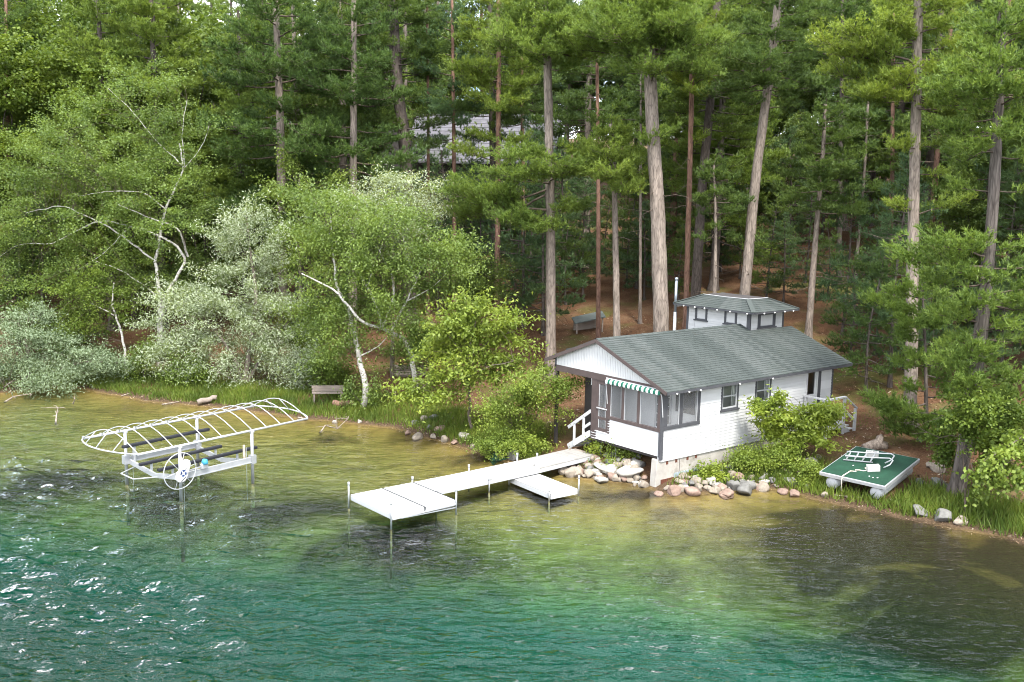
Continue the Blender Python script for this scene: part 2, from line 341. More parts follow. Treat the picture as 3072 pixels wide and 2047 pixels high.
def groundmat():
    m, t = nmat('ground'); v = coords(t); g = N(t, 'ShaderNodeNewGeometry')
    sep = N(t, 'ShaderNodeSeparateXYZ'); t.links.new(g.outputs['Position'], sep.inputs[0])
    n1 = noise_(t, v, 1.1, 6, .65); n2 = noise_(t, v, 14, 4, .7); n3 = noise_(t, v, .33, 4, .6)
    needles = ramp(t, n2, [(.25, (.040, .022, .013)), (.5, (.098, .050, .027)), (.75, (.175, .10, .058))])
    needles = mix(t, ramp(t, n1, [(.45, (0, 0, 0)), (.7, (.6, .6, .6))]), needles, (.165, .11, .066))
    moss = ramp(t, n2, [(.3, (.045, .060, .014)), (.7, (.10, .115, .03))])
    land = mix(t, ramp(t, n3, [(.52, (0, 0, 0)), (.66, (.75, .75, .75))]), needles, moss)
    # wet litter and soil right at the water's edge
    mr = N(t, 'ShaderNodeMapRange'); mr.inputs[1].default_value = .12; mr.inputs[2].default_value = .34; t.links.new(sep.outputs['Z'], mr.inputs[0])
    edge = ramp(t, n2, [(.3, (.030, .021, .014)), (.55, (.085, .056, .034)), (.8, (.19, .135, .085))])
    land = mix(t, mr.outputs[0], edge, land)
    # lake bed: sand, with weed beds and mucky patches that have their own shape
    sand = ramp(t, noise_(t, v, 2.2, 6, .7), [(.3, (.165, .118, .032)), (.7, (.275, .200, .060))])
    wv = N(t, 'ShaderNodeTexNoise'); wv.inputs['Scale'].default_value = .32; wv.inputs['Detail'].default_value = 7; wv.inputs['Roughness'].default_value = .62; wv.inputs['Distortion'].default_value = .6
    mp = N(t, 'ShaderNodeMapping'); mp.inputs['Scale'].default_value = (1, 1.5, 1); mp.inputs['Location'].default_value = (3.1, .4, 0); t.links.new(g.outputs['Position'], mp.inputs[0]); t.links.new(mp.outputs[0], wv.inputs['Vector'])
    # weed beds: each has its own place on the bed
    at_n = N(t, 'ShaderNodeAttribute'); at_n.attribute_name = 'weed'
    h1 = N(t, 'ShaderNodeMath', operation='MULTIPLY'); h1.inputs[1].default_value = .42; t.links.new(at_n.outputs['Fac'], h1.inputs[0])
    a2 = N(t, 'ShaderNodeMath', operation='ADD'); t.links.new(wv.outputs['Fac'], a2.inputs[0]); t.links.new(h1.outputs[0], a2.inputs[1])
    weed = ramp(t, n2, [(.3, (.012, .009, .006)), (.7, (.038, .028, .017))])
    bed = mix(t, ramp(t, a2.outputs[0], [(.52, (0, 0, 0)), (.84, (.97, .97, .97))]), sand, weed)
    deep_teal = N(t, 'ShaderNodeMapRange'); deep_teal.inputs[1].default_value = -1.6; deep_teal.inputs[2].default_value = -2.6; t.links.new(sep.outputs['Z'], deep_teal.inputs[0])
    bed = mix(t, deep_teal.outputs[0], bed, (.012, .104, .078))  # teal of the deep water is put into the bed colour
    lv = N(t, 'ShaderNodeMapRange'); lv.inputs[1].default_value = -.05; lv.inputs[2].default_value = .05; t.links.new(sep.outputs['Z'], lv.inputs[0])
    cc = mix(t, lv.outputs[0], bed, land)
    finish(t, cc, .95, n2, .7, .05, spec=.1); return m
Vg, Fg = grid_mesh('ground', gx, gy, GZ)
me_g = np_mesh('ground', Vg, Fg)
WB = [(100,1062,190,26,.8),(380,1085,170,24,.8),(620,1118,170,28,.85),(880,1180,170,30,.85),(1150,1205,150,24,.75),(1250,1190,60,12,.35),(1420,1130,150,14,.75),(1560,1165,80,10,.5),(1960,1230,260,60,1.3),(2200,1330,260,80,1.3),(1800,1330,130,26,.75),(1500,1310,110,18,.6),(1950,1390,160,30,.8),(2330,1260,120,30,1.0),(1850,1170,110,14,1.0),(1100,1050,60,9,.7),(760,1000,60,8,.4),(2000,1480,420,60,.9),(1500,1390,200,26,.7)]
wa = np.zeros(len(Vg))
for (x_, y_, rx_, ry_, a_) in WB:
    c_ = onz(x_, y_, 0); e_ = onz(x_ + rx_, y_, 0); f_ = onz(x_, y_ - ry_, 0)
    q_ = ((Vg[:, 0] - c_.x) / (e_.x - c_.x)) ** 2 + ((Vg[:, 1] - c_.y) / (f_.y - c_.y)) ** 2; wa = np.maximum(wa, a_ * np.exp(-q_ * .7))
at_ = me_g.attributes.new('weed', 'FLOAT', 'POINT'); at_.data.foreach_set('value', wa.astype(np.float32))
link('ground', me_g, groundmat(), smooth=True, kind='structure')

# ------------------------------------------------------------------ water
wx = axis(-220, 200, -24, 16.5, .15, 1.3); wy = axis(-150, 62, 17.5, 50, .13, 1.3)
WX, WY = np.meshgrid(wx, wy)
_q = np.random.default_rng(11); Zw = np.zeros_like(WX)
off = np.clip(-shore_dist(WX, WY), 0, 40)
openw = np.clip((off - 1.0) / 11, 0, 1) ** 1.1
gust = .5 + .5 * np.sin(WX * .34 + 1.2 * np.sin(WY * .22) + WY * .15) * np.sin(WY * .41 + WX * .13 + 2.0)
left = np.clip((8 - WX) / 15, 0, 1)
amp = .10 + openw * (.17 + .95 * left ** 1.5 * (.3 + .95 * gust) + .16 * gust)
for i in range(64):
    lam = float(np.exp(_q.uniform(np.log(.42), np.log(2.0)))); th_ = math.radians(78) + _q.normal(0, .42); k_ = 2 * math.pi / lam
    a_ = .0064 * lam ** .9
    ph = k_ * (WX * math.cos(th_) + WY * math.sin(th_)) + _q.uniform(0, 6.28) + .6 * np.sin(WX * .9 + i) + .5 * np.sin(WY * 1.1 + 2 * i)
    Zw += a_ * (np.sin(ph) + .28 * np.sin(2 * ph + 1.57))
fade = np.clip(1 - np.maximum(np.abs(WX + 3.5) - 22, 0) / 8, 0, 1) * np.clip((WY - 8) / 8, 0, 1)
Zw = Zw * amp * 1.25 * fade
Vw, Fw = grid_mesh('w', wx, wy, Zw)
nx, ny = len(wx), len(wy); nb = len(Vw)
rim = list(range(nx)) + [j * nx + nx - 1 for j in range(1, ny)] + [(ny - 1) * nx + i for i in range(nx - 2, -1, -1)] + [j * nx for j in range(ny - 2, 0, -1)]
low = Vw[rim].copy(); low[:, 2] = -9.0
Vw2 = np.concatenate([Vw, low, [[0, 0, -9.0]]]); nr = len(rim); ar = np.arange(nr); rn = np.array(rim)
side = np.stack([rn, nb + ar, nb + (ar + 1) % nr, np.roll(rn, -1)], 1)
me_w = bpy.data.meshes.new('lake_water')
me_w.from_pydata(Vw2.tolist(), [], Fw.tolist() + side.tolist() + [(nb + nr, nb + (i + 1) % nr, nb + i) for i in range(nr)]); me_w.update()
def watermat():
    m, t = nmat('lake_water'); v = coords(t, (.62, 1.5, 1))
    n = noise_(t, v, 2.4, 2, .45); nb_ = noise_(t, v, 6.0, 2, .5)
    at_n = N(t, 'ShaderNodeAttribute'); at_n.attribute_name = 'chop'
    s_ = N(t, 'ShaderNodeMath', operation='MULTIPLY_ADD'); t.links.new(nb_, s_.inputs[0]); s_.inputs[1].default_value = .36; t.links.new(n, s_.inputs[2])
    h_ = N(t, 'ShaderNodeMath', operation='MULTIPLY'); t.links.new(s_.outputs[0], h_.inputs[0]); t.links.new(at_n.outputs['Fac'], h_.inputs[1])
    b = N(t, 'ShaderNodeBump'); b.inputs['Strength'].default_value = 1.0; b.inputs['Distance'].default_value = .42; t.links.new(h_.outputs[0], b.inputs['Height'])
    f = N(t, 'ShaderNodeFresnel'); f.inputs['IOR'].default_value = 1.37; t.links.new(b.outputs[0], f.inputs['Normal'])
    gl = N(t, 'ShaderNodeBsdfGlossy'); gl.inputs['Roughness'].default_value = .05; t.links.new(b.outputs[0], gl.inputs['Normal'])
    tr = N(t, 'ShaderNodeBsdfTransparent'); mx = N(t, 'ShaderNodeMixShader'); o = N(t, 'ShaderNodeOutputMaterial')
    va = N(t, 'ShaderNodeVolumeAbsorption'); va.inputs['Color'].default_value = (0.0, .73, .64, 1); va.inputs['Density'].default_value = .24
    t.links.new(f.outputs[0], mx.inputs[0]); t.links.new(tr.outputs[0], mx.inputs[1]); t.links.new(gl.outputs[0], mx.inputs[2])
    t.links.new(mx.outputs[0], o.inputs['Surface']); t.links.new(va.outputs[0], o.inputs['Volume']); return m
_ca = me_w.attributes.new('chop', 'FLOAT', 'POINT'); _ca.data.foreach_set('value', np.concatenate([(amp * fade).ravel(), np.zeros(nr + 1)]).astype(np.float32))
link('lake_water', me_w, watermat(), smooth=True, kind='structure')
# ------------------------------------------------------------------ cottage on the shore
YAW = -.895
COT = thing('lake_cottage', 'white clapboard cottage with grey shingle roof and raised upper room at the water', 'cottage', (5.297, 34.43, 0), YAW)
def fb(face, y0=0.0):       # box maker on a wall: a along the wall, z up, n outwards
    def f(mb, a0, a1, z0, z1, n0, n1):
        if face == 'side': return mb.box(y0 + n0, y0 + n1, a0, a1, z0, z1)
        return mb.box(a0, a1, y0 - n1, y0 - n0, z0, z1)
    return f
SIDE, FRONT = fb('side'), fb('front')
def pane_quad(face, a0, a1, z0, z1, n, y0=0.0):      # one sheet of glass, facing out
    if face == 'side': v = [(y0 + n, a0, z0), (y0 + n, a1, z0), (y0 + n, a1, z1), (y0 + n, a0, z1)]
    else: v = [(a0, y0 - n, z0), (a1, y0 - n, z0), (a1, y0 - n, z1), (a0, y0 - n, z1)]
    return MB().add(v, [(0, 1, 2, 3)])
rnd = random.Random(3)
def clapboards(face, rows, spans, parent, holes, y0=0.0, step=.115):
    me_cache = {}
    z0, z1 = rows; z = z0
    while z < z1 - .02:
        zt = min(z + step + .012, z1); segs = [tuple(spans)]
        for (a0, a1, h0, h1) in holes:
            if z + step > h0 + .01 and z < h1 - .01:
                ns = []
                for (s0, s1) in segs:
                    if a1 <= s0 or a0 >= s1: ns.append((s0, s1)); continue
                    if a0 > s0: ns.append((s0, a0))
                    if a1 < s1: ns.append((a1, s1))
                segs = ns
        for (s0, s1) in segs:
            if s1 - s0 < .03: continue
            j = rnd.uniform(-.002, .002)
            if face == 'side': MB().prism([(y0 + .004, z), (y0 + .027 + j, z), (y0 + .008, zt), (y0 + .004, zt)], 'y', s0, s1).build('clapboard', M['white_paint'], parent)
            else: MB().prism([(y0 - .004, z), (y0 - .024 - j, z), (y0 - .008, zt), (y0 - .004, zt)], 'x', s0, s1).build('clapboard', M['white_paint'], parent) if False else \
                 MB().add([(s, y, zz) for s in (s0, s1) for (y, zz) in ((y0 - .004, z), (y0 - .034 - j, z), (y0 - .008, zt), (y0 - .004, zt))],
                          [(0,1,2,3),(7,6,5,4),(0,4,5,1),(1,5,6,2),(2,6,7,3),(3,7,4,0)]).build('clapboard', M['white_paint'], parent)
        z += step
# side wall (faces the bay) ------------------------------------------------
HS = [(.05, 2.03, 2.07, 3.6), (3.18, 4.20, 2.40, 3.46), (5.17, 6.17, 2.40, 3.46), (8.46, 9.46, 1.42, 3.46)]
sw = MB()
for (a0, a1, z0, z1) in [(0, .05, .95, 3.58), (.05, 2.03, .95, 2.07), (2.03, 3.18, .95, 3.58), (3.18, 4.2, .95, 2.4), (3.18, 4.2, 3.46, 3.58), (4.2, 5.17, .95, 3.58),
                         (5.17, 6.17, .95, 2.4), (5.17, 6.17, 3.46, 3.58), (6.17, 8.46, .95, 3.58), (8.46, 9.46, .95, 1.42), (8.46, 9.46, 3.46, 3.58), (9.46, 10.22, .95, 3.58)]:
    sw.box(-.12, .003, a0, a1, z0, z1)
wall_side = sw.build('wall', M['white_paint'], COT)
clapboards('side', (.95, 3.5), (.05, 10.2), wall_side, HS)
bevel(MB().box(-.06, .035, 10.19, 10.29, .9, 3.56).box(-.06, .03, 9.24, 9.44, 1.42, 3.50).build('corner_board', M['trim_dark'], COT), .004)
# front (lake) wall of the screened porch -----------------------------------
fw = MB()
for (a0, a1, z0, z1) in [(-3.52, -2.64, 1.15, 1.46), (-2.64, -.02, 1.15, 2.03)]: fw.box(a0, a1, -.003, .10, z0, z1)
wall_front = fw.build('wall', M['white_paint'], COT)
clapboards('front', (1.15, 2.03), (-3.52, -.05), wall_front, [(-3.52, -2.64, 1.46, 3.4)], step=.098)
tr = MB()
FRONT(tr, -3.56, -3.27, 1.10, 3.42, -.08, .03); FRONT(tr, -2.68, -2.55, 1.46, 3.42, -.08, .03); FRONT(tr, -1.96, -1.84, 2.14, 3.42, -.07, .028); FRONT(tr, -1.17, -1.04, 2.14, 3.42, -.07, .028)
FRONT(tr, -.16, .0, 2.14, 3.42, -.08, .03); FRONT(tr, -2.68, .0, 2.02, 2.14, -.08, .045); FRONT(tr, -3.56, .02, 3.36, 3.42, -.07, .026)
bevel(tr.build('porch_frame', M['trim_brown'], COT), .005)
MB().box(-5.70, .04, -.05, .12, 3.42, 3.665).build('beam', M['trim_brown'], COT)
MB().box(-.02, .035, -.035, .12, 1.02, 3.5).box(-.06, .02, -.045, -.036, 1.12, 2.02).build('corner_board', M['trim_dark'], COT)
st = MB()
SIDE(st, .125, .30, 2.2, 3.5, -.07, .03); SIDE(st, .93, 1.10, 2.2, 3.5, -.07, .028); SIDE(st, 1.90, 2.03, 2.2, 3.5, -.07, .03); SIDE(st, .125, 2.03, 2.07, 2.2, -.07, .04); SIDE(st, .3, 1.9, 3.44, 3.5, -.07, .026)
bevel(st.build('porch_frame', M['trim_dark'], COT), .005)
sw_ = M['alu_white']
for (a0, a1) in ((-2.55, -1.96), (-1.84, -1.17), (-1.04, -.16)):
    f = MB(); FRONT(f, a0, a0 + .03, 2.14, 3.36, -.03, .005); FRONT(f, a1 - .02, a1, 2.14, 3.36, -.03, .005)
    fo = f.build('screen_window', sw_, COT); s_ = MB(); FRONT(s_, a0 + .03, a1 - .02, 2.14, 3.36, -.012, -.010); s_.build('screen', M['screen'], fo)
for (a0, a1) in ((.3, .93), (1.10, 1.90)):
    f = MB(); SIDE(f, a0, a0 + .025, 2.2, 3.44, -.03, .005); SIDE(f, a1 - .025, a1, 2.2, 3.44, -.03, .005)
    fo = f.build('screen_window', sw_, COT); s_ = MB(); SIDE(s_, a0 + .025, a1 - .025, 2.2, 3.44, -.012, -.010); s_.build('screen', M['screen'], fo)
# screen door
d = MB(); FRONT(d, -3.27, -3.17, 1.46, 3.36, -.01, .02); FRONT(d, -2.77, -2.68, 1.46, 3.36, -.01, .02); FRONT(d, -3.17, -2.77, 3.27, 3.36, -.01, .02); FRONT(d, -3.17, -2.77, 2.30, 2.41, -.01, .018); FRONT(d, -3.17, -2.77, 1.93, 2.03, -.01, .018); FRONT(d, -3.17, -2.77, 1.46, 1.60, -.01, .02)
door = d.build('screen_door', M['trim_brown'], COT)
h = MB(); FRONT(h, -3.25, -2.71, 2.335, 2.375, .019, .05); h.build('push_bar', M['alu_white'], door)
h = MB(); FRONT(h, -3.17, -3.14, 1.6, 3.27, .0, .012); FRONT(h, -2.80, -2.77, 1.6, 3.27, .0, .012); h.build('inner_frame', M['alu_white'], door)
s_ = MB(); FRONT(s_, -3.14, -2.80, 1.6, 3.27, .003, .005); s_.build('screen', M['screen'], door)
h = MB(); FRONT(h, -3.30, -2.66, 1.445, 1.475, -.02, .06); h.build('threshold', M['white_paint'], door)
# porch inside
pi = MB().box(-3.5, -.12, .12, 2.05, 1.12, 1.2).box(-3.5, -.12, .12, 2.05, 3.42, 3.46)
pi.build('porch_floor', M['inner_wall'], COT)
inner = MB().box(-4.1, -.12, 2.06, 2.16, 1.1, 3.5).build('porch_inner_wall', M['inner_wall'], COT)
fd_ = MB().box(-2.20, -1.38, 2.02, 2.058, 1.2, 3.22)
fdo = fd_.build('french_door', M['white_paint'], COT)
for i in range(3):
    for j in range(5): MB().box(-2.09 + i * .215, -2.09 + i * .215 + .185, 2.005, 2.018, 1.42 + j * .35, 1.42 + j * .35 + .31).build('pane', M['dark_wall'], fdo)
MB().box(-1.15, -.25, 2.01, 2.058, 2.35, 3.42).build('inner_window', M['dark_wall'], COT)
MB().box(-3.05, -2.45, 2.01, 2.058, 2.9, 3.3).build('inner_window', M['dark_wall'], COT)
pt = thing('porch_table', 'small grey table standing inside the screened porch', 'table', COT.matrix_world @ Vector((0, 0, 0)) if False else (5.297, 34.43, 0), YAW)
MB().box(-.95, -.30, .7, 1.5, 1.93, 1.97).build('table_top', M['inner_wall'], pt)
for (x, y) in ((-.9, .75), (-.35, .75), (-.9, 1.45), (-.35, 1.45)): MB().box(x - .02, x + .02, y - .02, y + .02, 1.2, 1.93).build('leg', M['alu_white'], pt)
# dark set-back wall on the landward side, back and hidden walls
MB().box(-4.55, -3.56, .55, .65, .9, 3.42).build('set_back_wall', M['dark_wall'], COT)
MB().box(-4.16, -3.75, .50, .545, 3.02, 3.40).build('vent_panel', M['inner_wall'], COT)
MB().box(-4.6, -4.48, .66, 8.3, .9, 3.42).box(-6.2, -.06, 10.1, 10.2, .8, 3.5).box(-4.5, -.1, .66, 10.1, .98, 1.08).build('back_wall', M['white_paint'], COT)
MB().box(-5.66, -5.56, -.03, .09, .5, 3.42).build('carport_post', M['dark_wall'], COT)
MB().box(-5.66, -5.56, 5.0, 5.12, .5, 3.75).build('carport_post', M['dark_wall'], COT)
# sash windows in the side wall ----------------------------------------------
def sash_window(face, a0, a1, z0, z1, n=0.0, mid=True, trim='trim_dark', sw=.07, y0=0.0):
    G = fb(face, y0); w = MB()
    G(w, a0, a0 + sw, z0, z1, -.06, .035); G(w, a1 - sw, a1, z0, z1, -.06, .035); G(w, a0 + sw, a1 - sw, z1 - sw, z1, -.06, .033); G(w, a0 + sw, a1 - sw, z0, z0 + .05, -.06, .033)
    win = bevel(w.build('window', M[trim], COT), .004)
    s = MB(); G(s, a0 - .05, a1 + .05, z0 - .05, z0 + .001, -.02, .075); s.build('sill', M[trim], win)
    i0, i1, k0, k1 = a0 + sw, a1 - sw, z0 + .05, z1 - sw; km = (k0 + k1) / 2
    f = MB(); t = .045 if mid else .035
    G(f, i0, i0 + t, k0, k1, -.05, .01); G(f, i1 - t, i1, k0, k1, -.05, .01); G(f, i0 + t, i1 - t, k0, k0 + t, -.05, .01); G(f, i0 + t, i1 - t, k1 - t, k1, -.05, .01)
    if mid: G(f, i0 + t, i1 - t, km - .02, km + .02, -.05, .014)
    f.build('sash', M['alu_white'], win)
    panes = ((k0 + t, km - .02), (km + .02, k1 - t)) if mid else ((k0 + t, k1 - t),)
    for (p0, p1) in panes: pane_quad(face, i0 + t, i1 - t, p0, p1, -.028, y0).build('pane', M['glass'], win, fix=False)
    b = MB(); G(b, i0, i1, k0, k1, -.09, -.08); b.build('pane_backing', M['pane_grey'], win)  # added sheet behind the glass; the panes' grey look is put into its colour
    c = MB()
    for q in range(5): G(c, i1 - .26 + q * .045, i1 - .26 + q * .045 + .03, k0, k1, -.062 - (q % 2) * .012, -.055 - (q % 2) * .012)
    if mid: c.build('curtain', M['inner_wall'], win)
sash_window('side', 3.20, 4.18, 2.42, 3.46); sash_window('side', 5.19, 6.15, 2.42, 3.46)
# side door with a tall pane
d = MB(); SIDE(d, 8.46, 8.50, 1.42, 3.46, -.05, .03); SIDE(d, 9.14, 9.23, 1.42, 3.46, -.05, .03); SIDE(d, 8.5, 9.14, 1.42, 2.42, -.04, .01); SIDE(d, 8.5, 9.14, 3.36, 3.46, -.04, .01); SIDE(d, 8.5, 8.56, 2.42, 3.36, -.04, .01); SIDE(d, 9.04, 9.14, 2.42, 3.36, -.04, .01)
sd_ = d.build('side_door', M['white_paint'], COT)
pane_quad('side', 8.56, 9.04, 2.42, 3.36, -.018).build('pane', M['glass'], sd_, fix=False)
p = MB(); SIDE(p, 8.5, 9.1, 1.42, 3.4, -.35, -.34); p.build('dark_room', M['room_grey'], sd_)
p = MB(); SIDE(p, 9.07, 9.11, 2.2, 2.32, .01, .06); p.build('handle', M['steel'], sd_)
# gable -----------------------------------------------------------------------
g = MB(); poly = [(-5.6, 3.66), (-.02, 3.66), (-3.26, 4.90), (-5.6, 4.02)]
g.add([(x, -.03, z) for x, z in poly] + [(x, .05, z) for x, z in poly], [(0,1,2,3),(7,6,5,4),(0,4,5,1),(1,5,6,2),(2,6,7,3),(3,7,4,0)])
gab = g.build('gable', M['white_paint'], COT)
x = -5.56
gb = MB()
while x < -.12:
    zt = 4.90 - .377 * abs(x + 3.26) - .012
    gb.box(x, x + .072, -.045, -.032, 3.664, max(zt, 3.68)); x += .088
gb.build('gable_boards', M['white_paint'], gab)
MB().box(-5.68, -5.605, -.05, .06, 3.55, 4.0).build('gable_corner_board', M['trim_dark'], COT)
# roof ------------------------------------------------------------------------
RX, RZ, SL = -3.26, 4.98, .39
def rz_(x): return RZ - SL * abs(x - RX)
roof = MB()
for (x0, x1, y0, y1) in ((RX, .37, -.16, 8.26), (-2.76, .37, 8.26, 11.06), (-6.15, RX, -.16, 8.26)):
    v = [(x0, y0, rz_(x0)), (x1, y0, rz_(x1)), (x1, y1, rz_(x1)), (x0, y1, rz_(x0))]
    roof.add([(a, b, c - .025) for a, b, c in v] + [(a, b, c - .10) for a, b, c in v], [(0,1,2,3),(7,6,5,4),(0,4,5,1),(1,5,6,2),(2,6,7,3),(3,7,4,0)])
ROOF = roof.build('roof', M['trim_dark'], COT)
def course(xa, xb, y0, y1, zf, parent, r, off):
    m = MB(); y = y0 - off
    while y < y1:
        a = max(y + .004, y0); b = min(y + .30 - .004, y1); y += .30
        if b - a < .02: continue
        j = r.uniform(0, .002); dx = (xb - xa); e = r.uniform(-.012, .012) * (1 if dx > 0 else -1)
        xa_, xb_ = xa - dx * .12, xb + e
        za, zb = zf(xa_) - .016, zf(xb_) + .006 + j
        m.add([(xa_, a, za), (xb_, a, zb), (xb_, b, zb), (xa_, b, za), (xa_, a, za - .012), (xb_, a, zb - .028), (xb_, b, zb - .028), (xa_, b, za - .012)], [(0,1,2,3),(7,6,5,4),(0,4,5,1),(1,5,6,2),(2,6,7,3),(3,7,4,0)])
    return m.build('shingle_course', M['shingle'], parent)
rr = random.Random(9); NCO = 27; wdt = (.385 - RX) / NCO
for i in range(NCO):
    xa = RX + i * wdt; xb = xa + wdt
    course(xa, xb, -.175, 11.07 if xb > -2.72 else 8.25, rz_, ROOF, rr, (i % 2) * .15 + rr.uniform(0, .05))
for i in range(21):
    xb = RX - i * .138; course(xb, xb - .138, -.175, 8.25, rz_, ROOF, rr, (i % 2) * .15)
mr = MB()
y = -.17
while y < 8.2: mr.add([(RX - .12, y, rz_(RX - .12) + .012), (RX, y, RZ + .02), (RX + .12, y, rz_(RX + .12) + .012), (RX + .12, y + .295, rz_(RX + .12) + .008), (RX, y + .295, RZ + .012), (RX - .12, y + .295, rz_(RX - .12) + .008)], [(0,1,4,5),(1,2,3,4)]); y += .30
mr.build('ridge_cap', M['shingle'], ROOF)
fa = MB()
for (xa, xb) in ((RX, .375), (-6.16, RX)): fa.beam((xa, -.185, rz_(xa) - .085), (xb, -.185, rz_(xb) - .085), .022, .13)
fa.build('rake_board', M['trim_brown'], ROOF)
MB().box(.37, .392, -.17, 11.06, rz_(.37) - .13, rz_(.37) - .03).build('fascia', M['trim_dark'], ROOF)
MB().beam((-2.76, 11.075, rz_(-2.76) - .085), (.375, 11.075, rz_(.37) - .085), .022, .12).build('rake_board', M['trim_dark'], ROOF)
MB().box(-2.78, -2.70, 8.26, 11.06, 4.5, 4.745).build('roof_stop', M['trim_dark'], ROOF)
# raised upper room -------------------------------------------------------------
CX0, CX1, CY0, CY1, CZ = -6.25, -2.78, 8.26, 10.5, 5.60
cw = MB(); cw.box(CX0, CX1, CY0, CY0 + .1, 1.0, CZ).box(CX1 - .1, CX1, CY0 + .1, CY1, 1.0, CZ).box(CX0, CX0 + .1, CY0 + .1, CY1, 1.0, CZ).box(CX0 + .1, CX1 - .1, CY1 - .1, CY1, 1.0, CZ)
UP = cw.build('upper_room', M['white_paint'], COT)
z = 4.4
while z < 5.46:
    for (a0, a1) in ((CX0 + .09, -5.80), (-5.09, -4.16), (-3.46, CX1 - .17)):
        MB().box(a0, a1, CY0 - .018, CY0 - .002, z, z + .095).build('clapboard', M['white_paint'], UP)
    for (a0, a1) in ((CY0 + .05, 8.74), (9.97, CY1 - .07)):
        MB().box(CX1 + .002, CX1 + .018, a0, a1, z, z + .095).build('clapboard', M['white_paint'], UP)
    z += .105
MB().box(CX0 - .03, CX0 + .08, CY0 - .03, CY0 + .07, 4.2, 5.55).build('corner_board', M['trim_dark'], UP)
MB().box(CX1 - .16, CX1 + .022, CY0 - .032, CY0 + .04, 4.6, 5.55).build('corner_board', M['trim_dark'], UP)
MB().box(CX1 - .03, CX1 + .03, CY1 - .06, CY1 + .03, 4.6, 5.55).build('corner_board', M['trim_dark'], UP)
sash_window('front', -5.79, -5.10, 4.92, 5.52, mid=False, sw=.10, y0=CY0); sash_window('front', -4.15, -3.47, 4.92, 5.52, mid=False, sw=.10, y0=CY0)
G = 'side'
sash_window('side', 8.76, 9.95, 4.84, 5.53, mid=False, sw=.17, y0=CX1)
e = [(-6.75, 7.82), (-2.28, 7.82), (-2.28, 10.95), (-6.75, 10.95)]; tp = [(-5.85, 8.82), (-3.38, 8.82), (-3.38, 10.15), (-5.85, 10.15)]; EZ, TZ = 5.565, 5.97
hr = MB()
for k in range(4):
    a, b = e[k], e[(k+1) % 4]; c, d_ = tp[(k+1) % 4], tp[k]
    hr.add([(*a, EZ), (*b, EZ), (*c, TZ), (*d_, TZ)], [(0,1,2,3)])
hr.add([(*p, EZ - .07) for p in e], [(3,2,1,0)]); hr.add([(*p, EZ - .07) for p in e] + [(*p, EZ) for p in e], [(i, (i+1) % 4, 4 + (i+1) % 4, 4 + i) for i in range(4)])
HR = hr.build('upper_roof', M['trim_dark'], COT)
rr = random.Random(4)
for k in range(4):
    a, b = Vector((*e[k], EZ)), Vector((*e[(k+1) % 4], EZ)); c, d_ = Vector((*tp[(k+1) % 4], TZ)), Vector((*tp[k], TZ))
    nrm = (b - a).cross(d_ - a).normalized(); nr_ = 7
    for i in range(nr_):
        t0, t1 = i / nr_, (i + 1.12) / nr_; m = MB(); L = (b - a).length; s = 0.0; nt = max(int(L / .3), 1)
        for q in range(nt):
            f0, f1 = (q + .02) / nt, (q + .98) / nt
            P = lambda f, t: a.lerp(b, f).lerp(d_.lerp(c, f), min(t, 1.0))
            up = nrm * (.018 + rr.uniform(0, .004)); lo = nrm * .006
            m.add([P(f0, t0) + up, P(f1, t0) + up, P(f1, t1) + lo, P(f0, t1) + lo, P(f0, t0) + nrm * .001, P(f1, t0) + nrm * .001], [(0,1,2,3),(4,5,1,0)])
        m.build('shingle_course', M['shingle'], HR)
    hipc = MB(); hipc.beam(a + Vector((0, 0, .03)), d_ + Vector((0, 0, .03)), .20, .012, (0, 0, 1)); hipc.build('hip_cap', M['shingle'], HR)
MB().box(-5.85, -3.38, 8.82, 10.15, TZ - .02, TZ + .03).build('flat_top', M['flatroof'], HR)
edge = MB(); edge.tube([(-5.85, 8.80, TZ + .03), (-4.6, 8.79, TZ + .015), (-3.36, 8.80, TZ + .03)], .018, 6).tube([(-3.36, 8.80, TZ + .03), (-3.35, 9.5, TZ + .02), (-3.36, 10.15, TZ + .03)], .018, 6)
edge.build('edge_strip', M['alu_white'], HR)
# small rear wing roof that shows past the ridge
MB().add([(-6.9, 1.6, 3.98), (-4.4, 1.6, 4.62), (-4.4, 8.2, 4.62), (-6.9, 8.2, 3.98), (-6.9, 1.6, 3.92), (-4.4, 1.6, 4.54), (-4.4, 8.2, 4.54), (-6.9, 8.2, 3.92)], [(0,1,2,3),(7,6,5,4),(0,4,5,1),(1,5,6,2),(2,6,7,3),(3,7,4,0)]).build('wing_roof', M['shingle'], COT)
# foundation
fo = MB(); fo.add([(-.34, -.16, -.6), (-.02, -.16, -.6), (-.02, 2.0, -.6), (-.34, 2.0, -.6), (-.30, -.10, 1.04), (-.02, -.10, 1.02), (-.02, 2.0, .94), (-.30, 2.0, .94)], [(0,1,2,3),(7,6,5,4),(0,4,5,1),(1,5,6,2),(2,6,7,3),(3,7,4,0)])
fo.box(-.34, -.035, 2.0 - 1.0 + 1.003, 10.2, -.3, .945)
FO = bevel(fo.build('foundation', M['concrete'], COT), .02)
for a in (.42, .90, 1.50, 1.96): MB().box(-.03, -.012, a - .055, a + .055, .80, .92).build('tie_plate', M['rust'], FO)
MB().box(-.03, .0, .12, .78, -.05, .28).build('rusty_plate', M['rust'], FO)
MB().box(-.03, .006, .80, 2.1, .12, .42).build('skirt_board', M['bluegrey'], FO)
MB().box(-.03, -.014, 1.07, 1.085, .2, .9).build('crack', M['dark_wall'], FO)
MB().box(-.33, -.06, -.5, -.165, .55, 1.0).build('red_can', M['rust'], FO) if False else None
